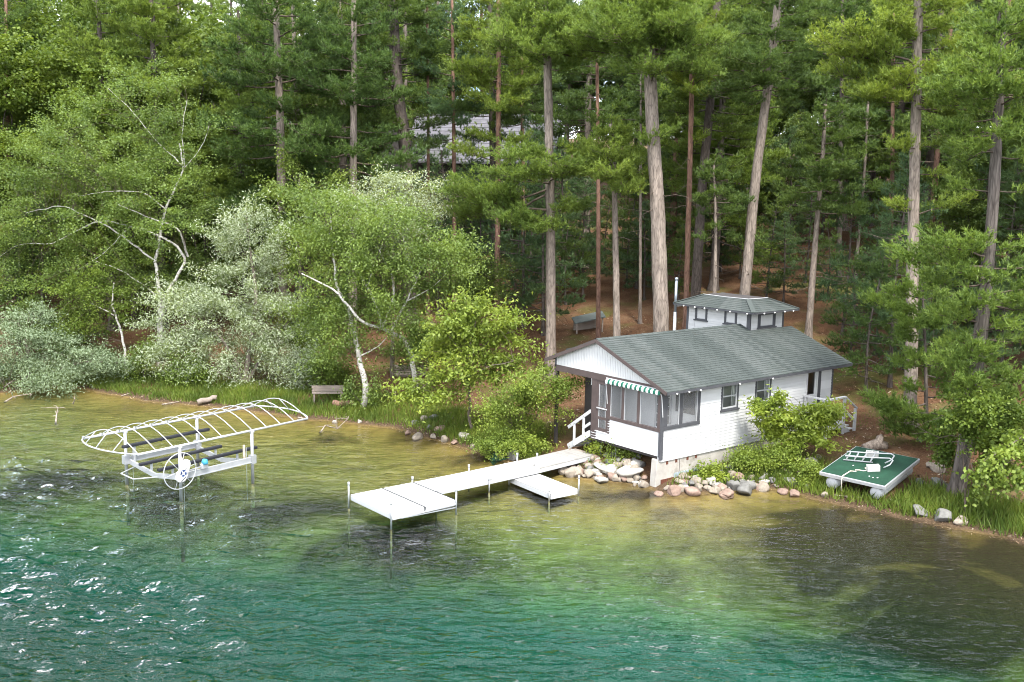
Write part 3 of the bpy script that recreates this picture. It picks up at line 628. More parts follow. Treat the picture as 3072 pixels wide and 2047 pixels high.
fl = MB().box(-3.5, -.05, .02, .14, 1.04, 1.145).box(-3.5, -3.38, .1, 2.1, 1.02, 1.12).box(-3.45, -.36, 2.0, 2.16, -.1, 1.1); fl.build('floor_beam', M['dark_wall'], COT)
for (x_, y_) in ((-2.55, .35), (-3.35, .35)): MB().tube([(x_, y_, .1), (x_, y_, 1.1)], .03, 8).build('stilt', M['steel'], COT)
# awning
AW = thing('striped_awning', 'rolled up green and white striped awning over the porch screens', 'awning', (5.297, 34.43, 0), YAW)
ns = 24
for i in range(ns):
    x0 = -2.66 + i * (2.74 / ns); x1 = x0 + 2.74 / ns; m = MB(); pr = [(-.06, 3.55), (-.14, 3.555), (-.20, 3.50), (-.205, 3.44), (-.20, 3.405)]
    k = len(pr); vv = [(x, y_, z_) for x in (x0, x1) for (y_, z_) in pr]; sc_ = -.02
    xm = (x0 + x1) / 2; m.add(vv + [(xm, -.20, 3.385)], [(j, j + 1, k + j + 1, k + j) for j in range(k - 1)] + [(k - 1, 2 * k, 2 * k - 1)])
    m.build('stripe', M['awn_green' if i % 2 else 'awn_white'], AW)
for x_ in (-2.70, .09): MB().tube([(x_, -.17, 3.45), (x_ + .03, -.14, 3.32), (x_ + .03, -.09, 2.95), (x_ + .04, -.06, 2.6)], .016, 6).build('arm', M['alu_white'], AW)
MB().tube([(-2.72, -.09, 3.57), (.12, -.09, 3.57)], .022, 8).build('roller_tube', M['alu_white'], AW)
# eave lights
def bulb_mesh():
    m = MB(); m.tube([(0, 0, .03), (0, 0, .015), (0, 0, -.015), (0, 0, -.035)], [.012, .032, .034, .012], 8); o = m.build('eave_light', M['bulb'], COT, True); return o
b0 = bulb_mesh(); b0.location = (.41, .32, rz_(.37) - .12)
bl = [(.41, y_, rz_(.37) - .12) for y_ in (.95, 1.55, 3.75, 5.72)] + [(x_, 7.80, EZ - .06) for x_ in (-6.1, -5.45, -4.9, -4.2, -3.5, -2.6)] + [(-2.26, y_, EZ - .06) for y_ in (8.5, 9.2, 9.9, 10.5)]
for p_ in bl: c_ = b0.copy(); col.objects.link(c_); c_.parent = COT; c_.location = p_
# stove pipe
SP = thing('stove_pipe', 'tall pale metal stove pipe rising beside the upper room', 'pipe', (5.297, 34.43, 0), YAW)
MB().tube([(-6.72, 7.96, 2.6), (-6.72, 7.96, 5.15)], .075, 14).build('pipe_lower', M['alu'], SP, True); MB().tube([(-6.72, 7.96, 5.15), (-6.72, 7.96, 6.62)], .065, 14).build('pipe_upper', M['pipe'], SP, True)
MB().tube([(-6.72, 7.96, 6.58), (-6.72, 7.96, 6.70)], .075, 14).build('cap', M['pipe'], SP, True); MB().beam((-6.72, 7.96, 5.42), (-6.2, 8.25, 5.50), .02, .04).build('bracket', M['alu_white'], SP)
# lake-side steps -----------------------------------------------------------
LS = thing('entry_steps', 'white wooden steps with handrail up to the porch door beside the dock', 'steps', (5.297, 34.43, 0), YAW)
MB().beam((-4.85, .02, .50), (-3.60, .02, 1.30), .05, .22).build('stringer', M['white_paint'], LS); MB().beam((-4.85, .86, .50), (-3.60, .86, 1.30), .05, .22).build('stringer', M['white_paint'], LS)
for i in range(5): MB().box(-4.78 + i * .25, -4.78 + i * .25 + .27, .05, .83, .54 + i * .165, .575 + i * .165).build('tread', M['deck_grey'], LS)
MB().beam((-4.50, .0, .62), (-4.50, .0, 1.52), .09, .05, (0, 1, 0)).build('post', M['white_paint'], LS); MB().beam((-3.98, .0, .92), (-3.98, .0, 1.90), .09, .05, (0, 1, 0)).build('post', M['white_paint'], LS)
MB().beam((-4.85, .0, 1.28), (-3.60, .0, 2.15), .05, .12).build('handrail', M['white_paint'], LS); MB().beam((-3.98, .0, 1.42), (-3.60, .0, 1.68), .04, .10).build('mid_rail', M['white_paint'], LS)
# side stairs
SS = thing('side_stairs', 'white wooden landing and stairs with railings at the side door', 'stairs', (5.297, 34.43, 0), YAW)
MB().box(0.03, 1.12, 8.30, 9.56, 1.36, 1.41).build('landing', M['white_paint'], SS)
MB().box(.03, 1.16, 8.28, 8.33, 1.18, 1.355).box(1.12, 1.16, 8.33, 9.58, 1.18, 1.355).build('rim', M['white_paint'], SS)
for (x_, y_, z0_, z1_) in ((1.12, 8.34, .5, 2.38), (1.12, 9.52, .5, 2.38), (1.12, 10.34, .7, 1.86), (.12, 8.34, .5, 2.38)): bevel(MB().box(x_ - .05, x_ + .05, y_ - .05, y_ + .05, z0_, z1_).build('post', M['white_paint'], SS), .006)
def rail(a, b, w=.05, h_=.11): MB().beam(a, b, w, h_).build('rail', M['white_paint'], SS)
rail((.03, 8.34, 2.42), (1.18, 8.34, 2.42), .13, .06); rail((1.12, 8.40, 2.42), (1.12, 9.58, 2.42), .13, .06); rail((1.12, 9.58, 2.40), (1.12, 10.42, 1.86), .12, .05)
rail((.10, 8.335, 1.92), (1.07, 8.335, 1.92)); rail((1.125, 8.40, 1.92), (1.125, 9.47, 1.92)); rail((1.125, 9.57, 1.85), (1.125, 10.30, 1.38))
for i in range(3): MB().box(.05, 1.16, 9.60 + i * .27, 9.60 + i * .27 + .29, 1.20 - i * .17, 1.24 - i * .17).build('tread', M['white_paint'], SS)
for x_ in (.1, 1.05): MB().beam((x_, 9.56, 1.14), (x_, 10.42, .62), .04, .2).build('stringer', M['white_paint'], SS)

# ------------------------------------------------------------------ dock
ZD = .45
A = onz(812.5+5.5, 1131, ZD)
pA, pB, pC, pD = Vector((-5.05, 31.80, 0)), Vector((-3.58, 29.62, 0)), Vector((-1.76, 31.18, 0)), Vector((-3.22, 33.24, 0))
ax = ((pD - pA) + (pC - pB)).normalized(); ay = Vector((-ax.y, ax.x, 0))     # along the walkway / across it (away from the camera)
DK = thing('dock', 'long white sectional dock with a square end platform on pipe legs', 'dock', (pB.x, pB.y, 0), math.atan2(ax.y, ax.x))
def deck_section(x0, x1, y0, y1, z0, along, mat, root, pw=.152, z1=None, gap=.012):
    z1 = z0 if z1 is None else z1
    zz = lambda x: z0 + (z1 - z0) * (x - x0) / (x1 - x0)
    fr = MB()
    for y in (y0 + .02, y1 - .02): fr.beam((x0, y, z0 - .115), (x1, y, z1 - .115), .04, .15)
    for x in (x0 + .02, x1 - .02): fr.beam((x, y0 + .04, zz(x) - .115), (x, y1 - .04, zz(x) - .115), .04, .15)
    S = bevel(fr.build('deck_section', M['alu_white'], root), .006)
    if along == 'x':
        n = max(1, round((y1 - y0) / pw)); w = (y1 - y0) / n
        for i in range(n): MB().beam((x0 + .006, y0 + (i + .5) * w, z0 - .02), (x1 - .006, y0 + (i + .5) * w, z1 - .02), w - gap, .036).build('plank', M[mat], S)
    else:
        n = max(1, round((x1 - x0) / pw)); w = (x1 - x0) / n
        for i in range(n):
            xm = x0 + (i + .5) * w; zc = zz(xm) - .02 + rnd.uniform(-.002, .002)
            MB().add([(xm + sx * (w - gap) / 2, y, zc + sz * .018 + (z1 - z0) / (x1 - x0) * sx * w / 2) for y in (y0, y1) for (sx, sz) in ((-1, -1), (1, -1), (1, 1), (-1, 1))], [(0,1,2,3),(7,6,5,4),(0,4,5,1),(1,5,6,2),(2,6,7,3),(3,7,4,0)]).build('plank', M[mat], S)
    return S
W2 = 2.50
deck_section(.0, 1.21, 0, W2, ZD, 'y', 'deck_white', DK) if False else None
# local frame: x along the walkway to the shore, y across; origin at the corner nearest the camera
deck_section(0, 1.19, 0, 2.52, ZD, 'x', 'deck_white', DK, gap=.008); deck_section(1.245, 2.41, 0, 2.52, ZD, 'x', 'deck_white', DK, gap=.008)
for x_ in (1.191, 2.411): MB().box(x_, x_ + .053, .01, 2.51, ZD - .09, ZD - .006).build('gap_shade_strip', M['bunk'], DK)  # black strips stand in for the shade in the gaps between sections
deck_section(2.465, 4.86, 1.28, 2.52, ZD, 'y', 'deck_white', DK); deck_section(4.87, 7.10, 1.28, 2.52, ZD, 'y', 'deck_white', DK, z1=ZD + .02)
deck_section(7.11, 9.75, 1.28, 2.52, ZD + .02, 'y', 'deck_grey', DK, z1=ZD + .10)
MB().box(9.76, 9.95, 1.34, 2.46, ZD + .02, ZD + .075).build('landing_board', M['old_wood'], DK)
pp = MB().tube([(0, 0, 0), (0, 0, 1)], .028, 10)
def post(x, y, zt, root, zb=None, r=.028):
    o = MB().tube([(x, y, -.02), (x, y, zt)], r, 10).build('post', M['alu'], root, True); MB().tube([(x, y, (-1.6 if zb is None else zb)), (x, y, -.021)], r * 1.05, 10).build('algae_murk_foot', M['algae_murk'], o, True)
    MB().tube([(x, y, zt - .10), (x, y, zt + .012)], r + .008, 10).build('cap', M['alu_white'], o, True)
    return o
for (x, y, zt) in ((-.05, -.02, .86), (-.05, 2.55, .86), (2.40, -.04, .86), (2.45, 2.57, .62), (4.86, 2.57, .66), (7.1, 2.57, .74), (4.75, 1.24, .52), (2.52, 1.24, .5)): post(x, y, zt, DK)
MB().beam((-.02, -.03, .29), (2.42, -.03, .33), .03, .045).build('stringer', M['alu_white'], DK)
MB().beam((.3, -.03, .27), (2.38, -.03, .22), .02, .03).build('brace', M['alu'], DK)
# low side platform
s0 = onz((1030 + 1530 * .32724) / K, (1320 + 345 * .32724) / K, .24); s3 = onz((1030 + 1905 * .32724) / K, (1320 + 498 * .32724) / K, .24)
sx_ = (s3 - s0).normalized(); LP = thing('side_platform', 'low white platform on pipe legs beside the walkway', 'platform', (s0.x, s0.y, 0), math.atan2(sx_.y, sx_.x))
Ls = (s3 - s0).length
deck_section(0, Ls, 0, 1.16, .24, 'x', 'deck_white', LP, gap=.003)
for (x, y, zt) in ((-.02, -.04, .50), (-.02, 1.20, .95), (Ls - .05, -.04, .42), (Ls + .03, 1.18, .70)): post(x, y, zt, LP, -1.2)
fl_ = tag(MB().tube([(0, 0, .62), (.02, 0, .50), (.03, .01, .30), (.06, 0, .14), (.05, 0, .05)], [.03, .05, .075, .08, .03], 8).build('dock_fender', M['white_paint'], None, True), 'small white fender hanging on a post of the walkway', 'fender'); fl_.location = (.95, 35.25, .2)

# ------------------------------------------------------------------ boat lift
BL = thing('boat_lift', 'white cantilever boat lift with bare canopy hoops and a large hand wheel', 'boat lift', (-11.2, 33.98, 0), math.radians(52.5))
PA, PB_, ZR = 1.45, 1.60, 1.90
for (a, b) in ((-PA, -PB_), (PA, -PB_), (PA, PB_), (-PA, PB_)):
    o = MB().tube([(a, b, -.02), (a, b, ZR - .02)], .055, 10).build('post', M['alu'], BL, True); MB().tube([(a, b, -2.2), (a, b, -.021)], .057, 10).build('algae_murk_foot', M['algae_murk'], o, True)
    MB().box(a - .10, a + .10, b - .10, b + .10, .72, 1.02).build('sleeve', M['alu'], o); MB().box(a - .07, a + .07, b - .05, b + .05, ZR - .07, ZR - .01).build('bracket', M['alu_white'], o)
A0, A1 = -2.98, 3.98
for b in (-PB_, PB_): MB().tube([(A0, b, ZR), (A1, b, ZR)], .040, 10).build('canopy_rail', M['alu_white'], BL, True)
def arc(a, lean=0.0, hgt=.50, n=14):
    return [(a + lean * math.sin(math.pi * i / n), -PB_ + 2 * PB_ * i / n, ZR + .03 + hgt * math.sin(math.pi * i / n)) for i in range(n + 1)]
for i in range(12):
    a = A0 + .02 + (A1 - A0 - .04) * i / 11; o = MB().tube(arc(a), .016, 6).build('hoop', M['alu_white'], BL, True)
    MB().box(a - .03, a + .03, PB_ - .06, PB_ + .06, ZR - .02, ZR + .07).build('clip', M['alu'], o)
for (a, s) in ((A0, -1), (A1, 1)):
    MB().tube([(a + s * .50 * math.sin(math.pi * i / 14) ** .75, -PB_ + 2 * PB_ * i / 14, ZR + .02 + .02 * math.sin(math.pi * i / 14)) for i in range(15)], .026, 6).build('end_bow', M['alu_white'], BL, True)
    for t in (.25, .5, .75):
        y = -PB_ + 2 * PB_ * t; MB().tube([(a, y, ZR + .03 + .50 * math.sin(math.pi * t)), (a + s * .48 * math.sin(math.pi * t) ** .75, y, ZR + .03)], .016, 6).build('end_strut', M['alu_white'], BL, True)
for b in (-PB_, PB_): MB().box(-PA - .1, PA + .1, b - .045, b + .045, .78, .96).box(-PA - .1, PA + .1, b - .09, b + .09, .77, .79).build('side_beam', M['alu'], BL)
for a in (-PA + .1, PA - .1): MB().beam((a, -PB_ + .05, .80), (a, 0, .58), .07, .16).beam((a, 0, .58), (a, PB_ - .05, .80), .07, .16).build('cross_beam', M['alu'], BL)
for (b, z, a0, a1) in ((1.30, 1.42, -1.75, 1.75), (.30, .98, -1.75, 1.55), (-.95, 1.04, -1.85, 2.15)):
    o = bevel(MB().beam((a0, b, z), (a1, b, z + .02), .15, .10).build('bunk', M['bunk'], BL), .02)
    for a in (-1.3, 1.3): MB().box(a - .03, a + .03, b - .03, b + .03, .62, z - .05).build('bunk_post', M['alu'], o)
MB().tube([(-1.40, 1.2, .66), (-2.05, .95, .62), (-2.12, .1, .60), (-1.5, -.35, .62)], .022, 6).build('bow_stop', M['alu_white'], BL, True)
for (a, b) in ((PA - .25, -PB_), (-PA + .2, -PB_ + .12), (-PA + .25, PB_)): MB().tube([(a, b, -.6), (a, b, 1.35)], .008, 5).build('cable', M['steel'], BL)
MB().box(PA - .28, PA - .22, -PB_ + .1, -PB_ + .16, .95, 1.4).build('guide', M['pale_wood'], BL)
WH = MB(); cA, cB, cZ, wr_ = -1.60, -PB_ - .20, 1.12, .60
WH.tube([(cA + wr_ * math.cos(2 * math.pi * i / 36), cB, cZ + wr_ * math.sin(2 * math.pi * i / 36)) for i in range(37)], .017, 6)
wheel = WH.build('hand_wheel', M['alu_white'], BL, True)
for i in range(6):
    t = 2 * math.pi * (i + .2) / 6; MB().tube([(cA, cB - .005, cZ), (cA + wr_ * math.cos(t), cB, cZ + wr_ * math.sin(t))], .012, 5).build('spoke', M['alu_white'], wheel, True)
cv = MB(); op = []
for i in range(18):
    t = 2 * math.pi * i / 18; op.append((.25 * math.cos(t) + (.13 if math.sin(t) > 0 else 0) , .24 * math.sin(t) + (.11 if math.sin(t) > 0 else -.12)))
hull = [(.10, .36), (.22, .37), (.31, .31), (.34, .20), (.30, .06), (.20, -.20), (.12, -.33), (-.02, -.37), (-.14, -.33), (-.22, -.22), (-.16, -.02), (-.04, .12), (-.02, .28)]
cov = cv.add([(cA + x, cB - .03, cZ + z) for x, z in hull] + [(cA + x, cB - .13, cZ + z) for x, z in hull], [tuple(range(13)), tuple(reversed(range(13, 26)))] + [(i, 13 + i, 13 + (i+1) % 13, (i+1) % 13) for i in range(13)]).build('winch_cover', M['cover'], wheel)
bevel(cov, .02)
em = MB(); ec = (cA + .045, cB - .133, cZ - .06); sl = .62
def epts(r, n=20): return [(ec[0] + r * math.cos(2*math.pi*i/n), ec[1], ec[2] + r * math.sin(2*math.pi*i/n)) for i in range(n)]
em.add(epts(.115), [tuple(range(20))]); em.build('globe_emblem', M['logo_blue'], wheel, fix=False)
stt = MB(); pt_ = []
for i in range(8):
    t = math.pi * i / 4 + .6; r_ = .16 if i % 2 == 0 else .035; pt_.append((ec[0] + r_ * math.cos(t), ec[1] - .003, ec[2] + r_ * math.sin(t)))
stt.add(pt_, [tuple(range(8))]); stt.build('star_emblem', M['cover'], wheel, fix=False)
for (dx, dz, l, w_) in ((-.055, .02, .20, .022), (.0, -.20, .24, .03), (.11, -.05, .16, .02), (.10, .14, .14, .018)):
    c0 = Vector((ec[0] + dx, ec[1] - .001, ec[2] + dz)); dr_ = Vector((.78, 0, .62)) * (l / 2); up_ = Vector((-.62, 0, .78)) * (w_ / 2)
    MB().add([c0 - dr_ - up_, c0 + dr_ - up_, c0 + dr_ + up_, c0 - dr_ + up_], [(0,1,2,3)]).build('print_line', M['print_black'], wheel, fix=False)
MB().tube([(-PA, -PB_, 1.55), (cA + .08, cB + .02, 1.45), (cA + .1, cB, 1.2)], .05, 8).build('winch_arm', M['alu_white'], BL, True)
mo = MB().box(-.72, -.46, -PB_ - .16, -PB_ - .02, .97, 1.16).build('winch_motor', M['alu'], BL); bevel(mo, .03)
MB().tube([(-.59, -PB_ - .17, 1.12), (-.59, -PB_ - .10, 1.24), (-.59, -PB_ - .04, 1.26)], [.09, .11, .05], 10).build('motor_cap', M['motor_blue'], mo, True)
MB().beam((-1.5, -PB_ - .08, 1.0), (-.72, -PB_ - .08, 1.06), .03, .04).build('drive_shaft', M['steel'], mo)

# ------------------------------------------------------------------ swim raft pulled ashore
RF = thing('swim_raft', 'green carpeted swim raft with white frame on round floats pulled onto the grass', 'raft')
ra0, ra1, ra2, ra3 = onz(1900, 1088, .84), onz(2047, 1122, .80), onz(2102, 1052, 1.24), onz(1950, 1022, 1.26)   # it lies on the sloping bank, shore end lower
cR = (ra0 + ra1 + ra2 + ra3) / 4
ex = ((ra1 - ra0) + (ra2 - ra3)).normalized(); ey = ((ra3 - ra0) + (ra2 - ra1)); ey = (ey - ex * ey.dot(ex)).normalized(); ez = ex.cross(ey)
RW = ((ra1 - ra0).length + (ra2 - ra3).length) / 2; RD = ((ra3 - ra0).dot(ey) + (ra2 - ra1).dot(ey)) / 2
RM = Matrix(((ex.x, ey.x, ez.x, cR.x), (ex.y, ey.y, ez.y, cR.y), (ex.z, ey.z, ez.z, cR.z), (0, 0, 0, 1))) @ Matrix.Translation((0, 0, -.66))
RF.matrix_basis = RM
hx, hy = RW / 2, RD / 2
MB().box(-hx + .045, hx - .045, -hy + .045, hy - .045, .668, .674).box(-hx + .07, hx - .07, -hy + .07, hy - .07, .56, .66).build('deck', M['turf'], RF)
fr = MB().box(-hx, hx, -hy, -hy + .07, .53, .665).box(-hx, hx, hy - .07, hy, .53, .665).box(-hx, -hx + .07, -hy + .07, hy - .07, .53, .665).box(hx - .07, hx, -hy + .07, hy - .07, .53, .665)
bevel(fr.build('frame', M['alu'], RF), .012)
for x in (-hx + .42, hx - .36):
    o = MB().tube([(x, -hy - .02 + .10, .29), (x, -hy + .13, .29), (x, hy - .25, .29)], [.19, .225, .225], 18).build('float', M['alu_white'], RF, True); MB().box(x - .25, x + .25, -hy + .2, hy - .2, .47, .505).build('float_bracket', M['alu'], o)
for (x, y) in ((-.45, -.35), (.40, -.95), (.55, -1.0), (.68, -.93)): MB().tube([(x, y, .67), (x, y, .682)], .03, 7).build('white_speck', M['white_paint'], RF)
# ladder lying on the raft
def rw(x, y, z): return RM @ Vector((x, y, z))
LA = thing('pool_ladder', 'white tubular ladder with curved handles lying on the green raft', 'ladder')
LA.matrix_basis = RM @ Matrix.Translation((0, .1, .675)) @ Matrix.Rotation(math.radians(17), 4, 'Z')
for y in (-.02, .42):
    MB().tube([(-.95, y + .1, .03), (.05, y + .1, .03)], .024, 7).build('side_rail', M['alu_white'], LA, True)
    MB().tube([(-.88, y, .22), (-.2, y, .24), (.35, y - .02, .28), (.62, y - .08, .32), (.74, y - .2, .30), (.66, y - .32, .18), (.45, y - .36, .06)], .024, 7).build('handle', M['alu_white'], LA, True)
for i in range(4): MB().add([(-.85 + i * .27, .06, .03), (-.73 + i * .27, .06, .22), (-.73 + i * .27, .44, .22), (-.85 + i * .27, .44, .03), (-.87 + i * .27, .06, .05), (-.75 + i * .27, .06, .24), (-.75 + i * .27, .44, .24), (-.87 + i * .27, .44, .05)], [(0,1,2,3),(7,6,5,4),(0,4,5,1),(1,5,6,2),(2,6,7,3),(3,7,4,0)]).build('tread', M['alu_white'], LA)
def cinder(lab, p, rz):
    o = thing('concrete_block', lab, 'concrete block', (0, 0, 0), 0, 'concrete blocks on the raft'); o.matrix_basis = RM @ Matrix.Translation(p) @ Matrix.Rotation(rz, 4, 'Z')
    m = MB().box(-.21, .21, -.10, -.065, 0, .2).box(-.21, .21, .065, .10, 0, .2)
    for x in (-.21, -.018, .175): m.box(x, x + .036, -.064, .064, 0, .2)
    m.build('block', M['block'], o); return o
cinder('grey hollow concrete block on the raft behind the ladder', (-.25, .75, .675), .25)
b2 = cinder('grey hollow concrete block with rope on the raft', (.30, -.42, .675), .7); 
rp = [rw(.22, -.5, .70), rw(.05, -.62, .675), rw(-.08, -.66, .69), rw(-.2, -.72, .69), rw(-.12, -.84, .69), rw(-.3, -.9, .69), rw(-.33, -hy + .03, .69), rw(-.34, -hy - .03, .55), rw(-.34, -hy - .03, .15)]
tag(MB().tube(rp, .02, 6).tube([rw(.05, -.2, .675), rw(-.02, -.35, .675), rw(.1, -.48, .68)], .018, 6).build('mooring_rope', M['rope'], None, True), 'pale rope trailing from a concrete block over the raft edge', 'rope')
def rebase(root, p):          # put a thing's own origin at its foot
    mv = Matrix.Translation((-p[0], -p[1], -p[2])); root.location = root.matrix_basis @ Vector(p)
    for ch in root.children_recursive: ch.data.transform(mv)
bpy.context.view_layer.update()
for r_, p_ in ((pt, (-.62, 1.1, 1.2)), (AW, (-1.3, -.1, 3.4)), (SP, (-6.72, 7.96, 2.6)), (LS, (-4.2, .4, .5)), (SS, (.6, 9.3, .8))): rebase(r_, p_)
# ------------------------------------------------------------------ trees
def unit(v): return v / (np.linalg.norm(v, axis=-1, keepdims=True) + 1e-9)
class Foli:                       # collects needle triangles or leaf quads
    def __init__(s): s.P = []; s.k = None
    def needles(s, P, D, n, ln, wd, rng, spread=.75, up=.25):
        m = len(P)
        if m == 0: return
        P = np.repeat(P, n, 0); D = np.repeat(D, n, 0)
        d = unit(D + rng.normal(0, spread, P.shape) + np.array([0, 0, up]))
        L = (ln * rng.uniform(.7, 1.25, (len(P), 1))); side = unit(np.cross(d, rng.normal(0, .55, P.shape) + np.array([0, 0, 1.]))) * (wd * rng.uniform(.7, 1.2, (len(P), 1)))
        P = P + d * (-.15) * L
        s.P.append(np.stack([P - side * .5, P + side * .5, P + d * L], 1)); s.k = 3
    def leaves(s, P, ln, wd, rng, up=.9, droop=.0, curl=True):
        m = len(P)
        if m == 0: return
        nrm = unit(rng.normal(0, 1, P.shape) * .62 + np.array([0, 0, up])); a = unit(np.cross(nrm, rng.normal(0, 1, P.shape)))
        a = unit(a + np.array([0, 0, -droop])); b = unit(np.cross(nrm, a))
        L = ln * rng.uniform(.65, 1.3, (m, 1)); W = wd * rng.uniform(.7, 1.25, (m, 1))
        mid = P + a * L * .45
        s.P.append(np.stack([P, mid + b * W * .5, P + a * L - nrm * L * .1, mid - b * W * .5], 1)); s.k = 4
    def mesh(s, name):
        A = np.concatenate(s.P); V = A.reshape(-1, 3); return np_mesh(name, V, np.arange(len(V)).reshape(-1, s.k))
    def count(s): return sum(len(p) for p in s.P)
class Tub:                        # fast thin tubes (n-sided, capless)
    def __init__(s): s.V = []; s.F = []; s.n = 0
    def add(s, pts, rad, k=4):
        pts = np.asarray(pts, float); m = len(pts); rad = np.broadcast_to(np.asarray(rad, float), (m,))
        d = unit(np.gradient(pts, axis=0)); ref = np.array([.31, .17, .93]) if abs(d[0, 2]) < .9 else np.array([1., .1, 0])
        u = unit(np.cross(d, ref)); w = np.cross(d, u); t = np.arange(k) * 2 * math.pi / k
        ring = pts[:, None] + rad[:, None, None] * (u[:, None] * np.cos(t)[None, :, None] + w[:, None] * np.sin(t)[None, :, None])
        s.V.append(ring.reshape(-1, 3)); i = np.arange(m - 1)[:, None] * k; j = np.arange(k)[None]
        s.F.append((np.stack([i + j, i + (j + 1) % k, i + k + (j + 1) % k, i + k + j], -1).reshape(-1, 4)) + s.n); s.n += m * k
    def mesh(s, name): return np_mesh(name, np.concatenate(s.V), np.concatenate(s.F))
def pine_limb(fol, tub, A, B, rng, wide=.45, dens=1.15, ln=.23, wd=.042, nn=8, bare=.22, sag=None, thick=None):
    A = np.asarray(A, float); B = np.asarray(B, float); ax = B - A; L = np.linalg.norm(ax)
    if L < .3: return
    sag = rng.uniform(-.02, .10) if sag is None else sag
    t = np.linspace(0, 1, 7); mainp = A + ax * t[:, None]; mainp[:, 2] -= sag * L * np.sin(math.pi * t) ; mainp[1:-1] += rng.normal(0, .025 * L, (5, 3)) * np.array([1, 1, .4])
    r0 = (.014 + .011 * L) if thick is None else thick
    tub.add(mainp, np.linspace(r0, .006, 7), 4)
    h = unit(np.array([ax[0], ax[1], 0.0])); pr = np.array([-h[1], h[0], 0.0])
    n2 = max(4, int(L * 7 * dens)); ts = np.sort(rng.uniform(bare, 1.0, n2)); sg = np.where(np.arange(n2) % 2 == 0, 1, -1)
    base = np.stack([np.interp(ts, t, mainp[:, i]) for i in range(3)], 1)
    an = np.radians(rng.uniform(28, 68, n2)); l2 = L * wide * (1.12 - .62 * ts) * rng.uniform(.55, 1.15, n2) * np.clip((ts - bare) / .22 + .35, .35, 1)
    l2 = np.maximum(l2, .25)
    d2 = unit(h[None] * np.cos(an)[:, None] + pr[None] * (np.sin(an) * sg)[:, None] + np.array([0, 0, 1.])[None] * rng.uniform(-.12, .55, n2)[:, None])
    P, D = [], []
    sp = .085 / dens
    for b, d, l in zip(base, d2, l2):
        m = max(3, int(l / sp)); q = np.linspace(.22, 1, m) ; pts = b + d * (l * q)[:, None]; pts[:, 2] += .16 * l * q ** 2
        side = unit(np.cross(d, [0, 0, 1.])); w = rng.normal(0, .10 + .05 * l, (m, 1)) * (1.2 - q[:, None] * .6)
        pts = pts + side * w + np.array([0, 0, 1.]) * rng.normal(.05, .10, (m, 1))
        P.append(pts); D.append(np.repeat((d + np.array([0, 0, .55]))[None], m, 0) + side * np.sign(w) * .5)
        if l > .8: tub.add(np.stack([b, b + d * l * .5 + [0, 0, .02 * l], b + d * l * .92 + [0, 0, .13 * l]]), [.011, .008, .004], 3)
    m = int(L * (1 - bare) / .07); q = rng.uniform(bare + .2, 1.03, m); P.append(np.stack([np.interp(q, t, mainp[:, i]) for i in range(3)], 1) + rng.normal(0, .06, (m, 3))); D.append(np.repeat((h * .6 + np.array([0, 0, .7]))[None], m, 0))
    fol.needles(np.concatenate(P), np.concatenate(D), nn, ln, wd, rng)
def dead_branch(tub, A, az, L, rng, rise=.0):
    A = np.asarray(A, float); h = np.array([math.cos(az), math.sin(az), 0]); t = np.linspace(0, 1, 5)
    pts = A + h * (L * t)[:, None]; pts[:, 2] += rise * L * t - .12 * L * t * t; pts[1:] += rng.normal(0, .05 * L, (4, 3)) * .6
    tub.add(pts, np.linspace(.022, .005, 5), 4)
    for i in (2, 3):
        e = pts[i] + (h * .25 + rng.normal(0, .25, 3)) * L; tub.add(np.stack([pts[i], (pts[i] + e) / 2 + rng.normal(0, .03, 3), e]), [.010, .007, .003], 3)
def trunk_mesh(pts, r0, r1, rng, k=12, flare=1.6, z0=None):
    pts = np.asarray(pts, float); seg = np.concatenate([[0], np.cumsum(np.linalg.norm(np.diff(pts, axis=0), axis=1))]); n = max(8, int(seg[-1] / .6))
    q = np.linspace(0, seg[-1], n); P = np.stack([np.interp(q, seg, pts[:, i]) for i in range(3)], 1)
    if len(pts) > 2:
        for _ in range(3): P[1:-1] = (P[:-2] + P[1:-1] * 2 + P[2:]) / 4
    rad = r0 + (r1 - r0) * (q / seg[-1]); rad = rad * (1 + (flare - 1) * np.exp(-q / .45))
    tb = Tub(); tb.add(P, rad, k); me = tb.mesh('trunk'); V = np.empty(len(me.vertices) * 3, np.float32); me.vertices.foreach_get('co', V); V = V.reshape(-1, 3)
    V = V.reshape(n, k, 3); V += (V - P[:, None]) * rng.normal(0, .045, (n, k, 1)); me.vertices.foreach_set('co', V.reshape(-1).astype(np.float32)); me.update()
    return me, P, q
def crown_limbs(fol, tub, P, z0, z1, n, Lmax, rng, prof='pine', **kw):
    zs = np.sort(z0 + (z1 - z0) * rng.uniform(0, 1, n) ** .9); az = rng.uniform(0, 6.28)
    for z in zs:
        az += 2.4 + rng.normal(0, .4); f = (z - z0) / (z1 - z0 + 1e-6)
        L = Lmax * ((1 - f) ** .65 * .85 + .18) * rng.uniform(.6, 1.12)
        if prof == 'pine': L *= (.65 + .35 * min(1, f * 4))
        A = np.array([np.interp(z, P[:, 2], P[:, i]) for i in range(3)]); rise = -.08 + .45 * f + rng.normal(0, .09)
        B = A + np.array([math.cos(az) * L, math.sin(az) * L, rise * L]); pine_limb(fol, tub, A, B, rng, **kw)
    # leader
    A = P[-1]; pine_limb(fol, tub, A - [0, 0, .6], A + np.array([.1, .05, .7]), rng, wide=.5, bare=.1)
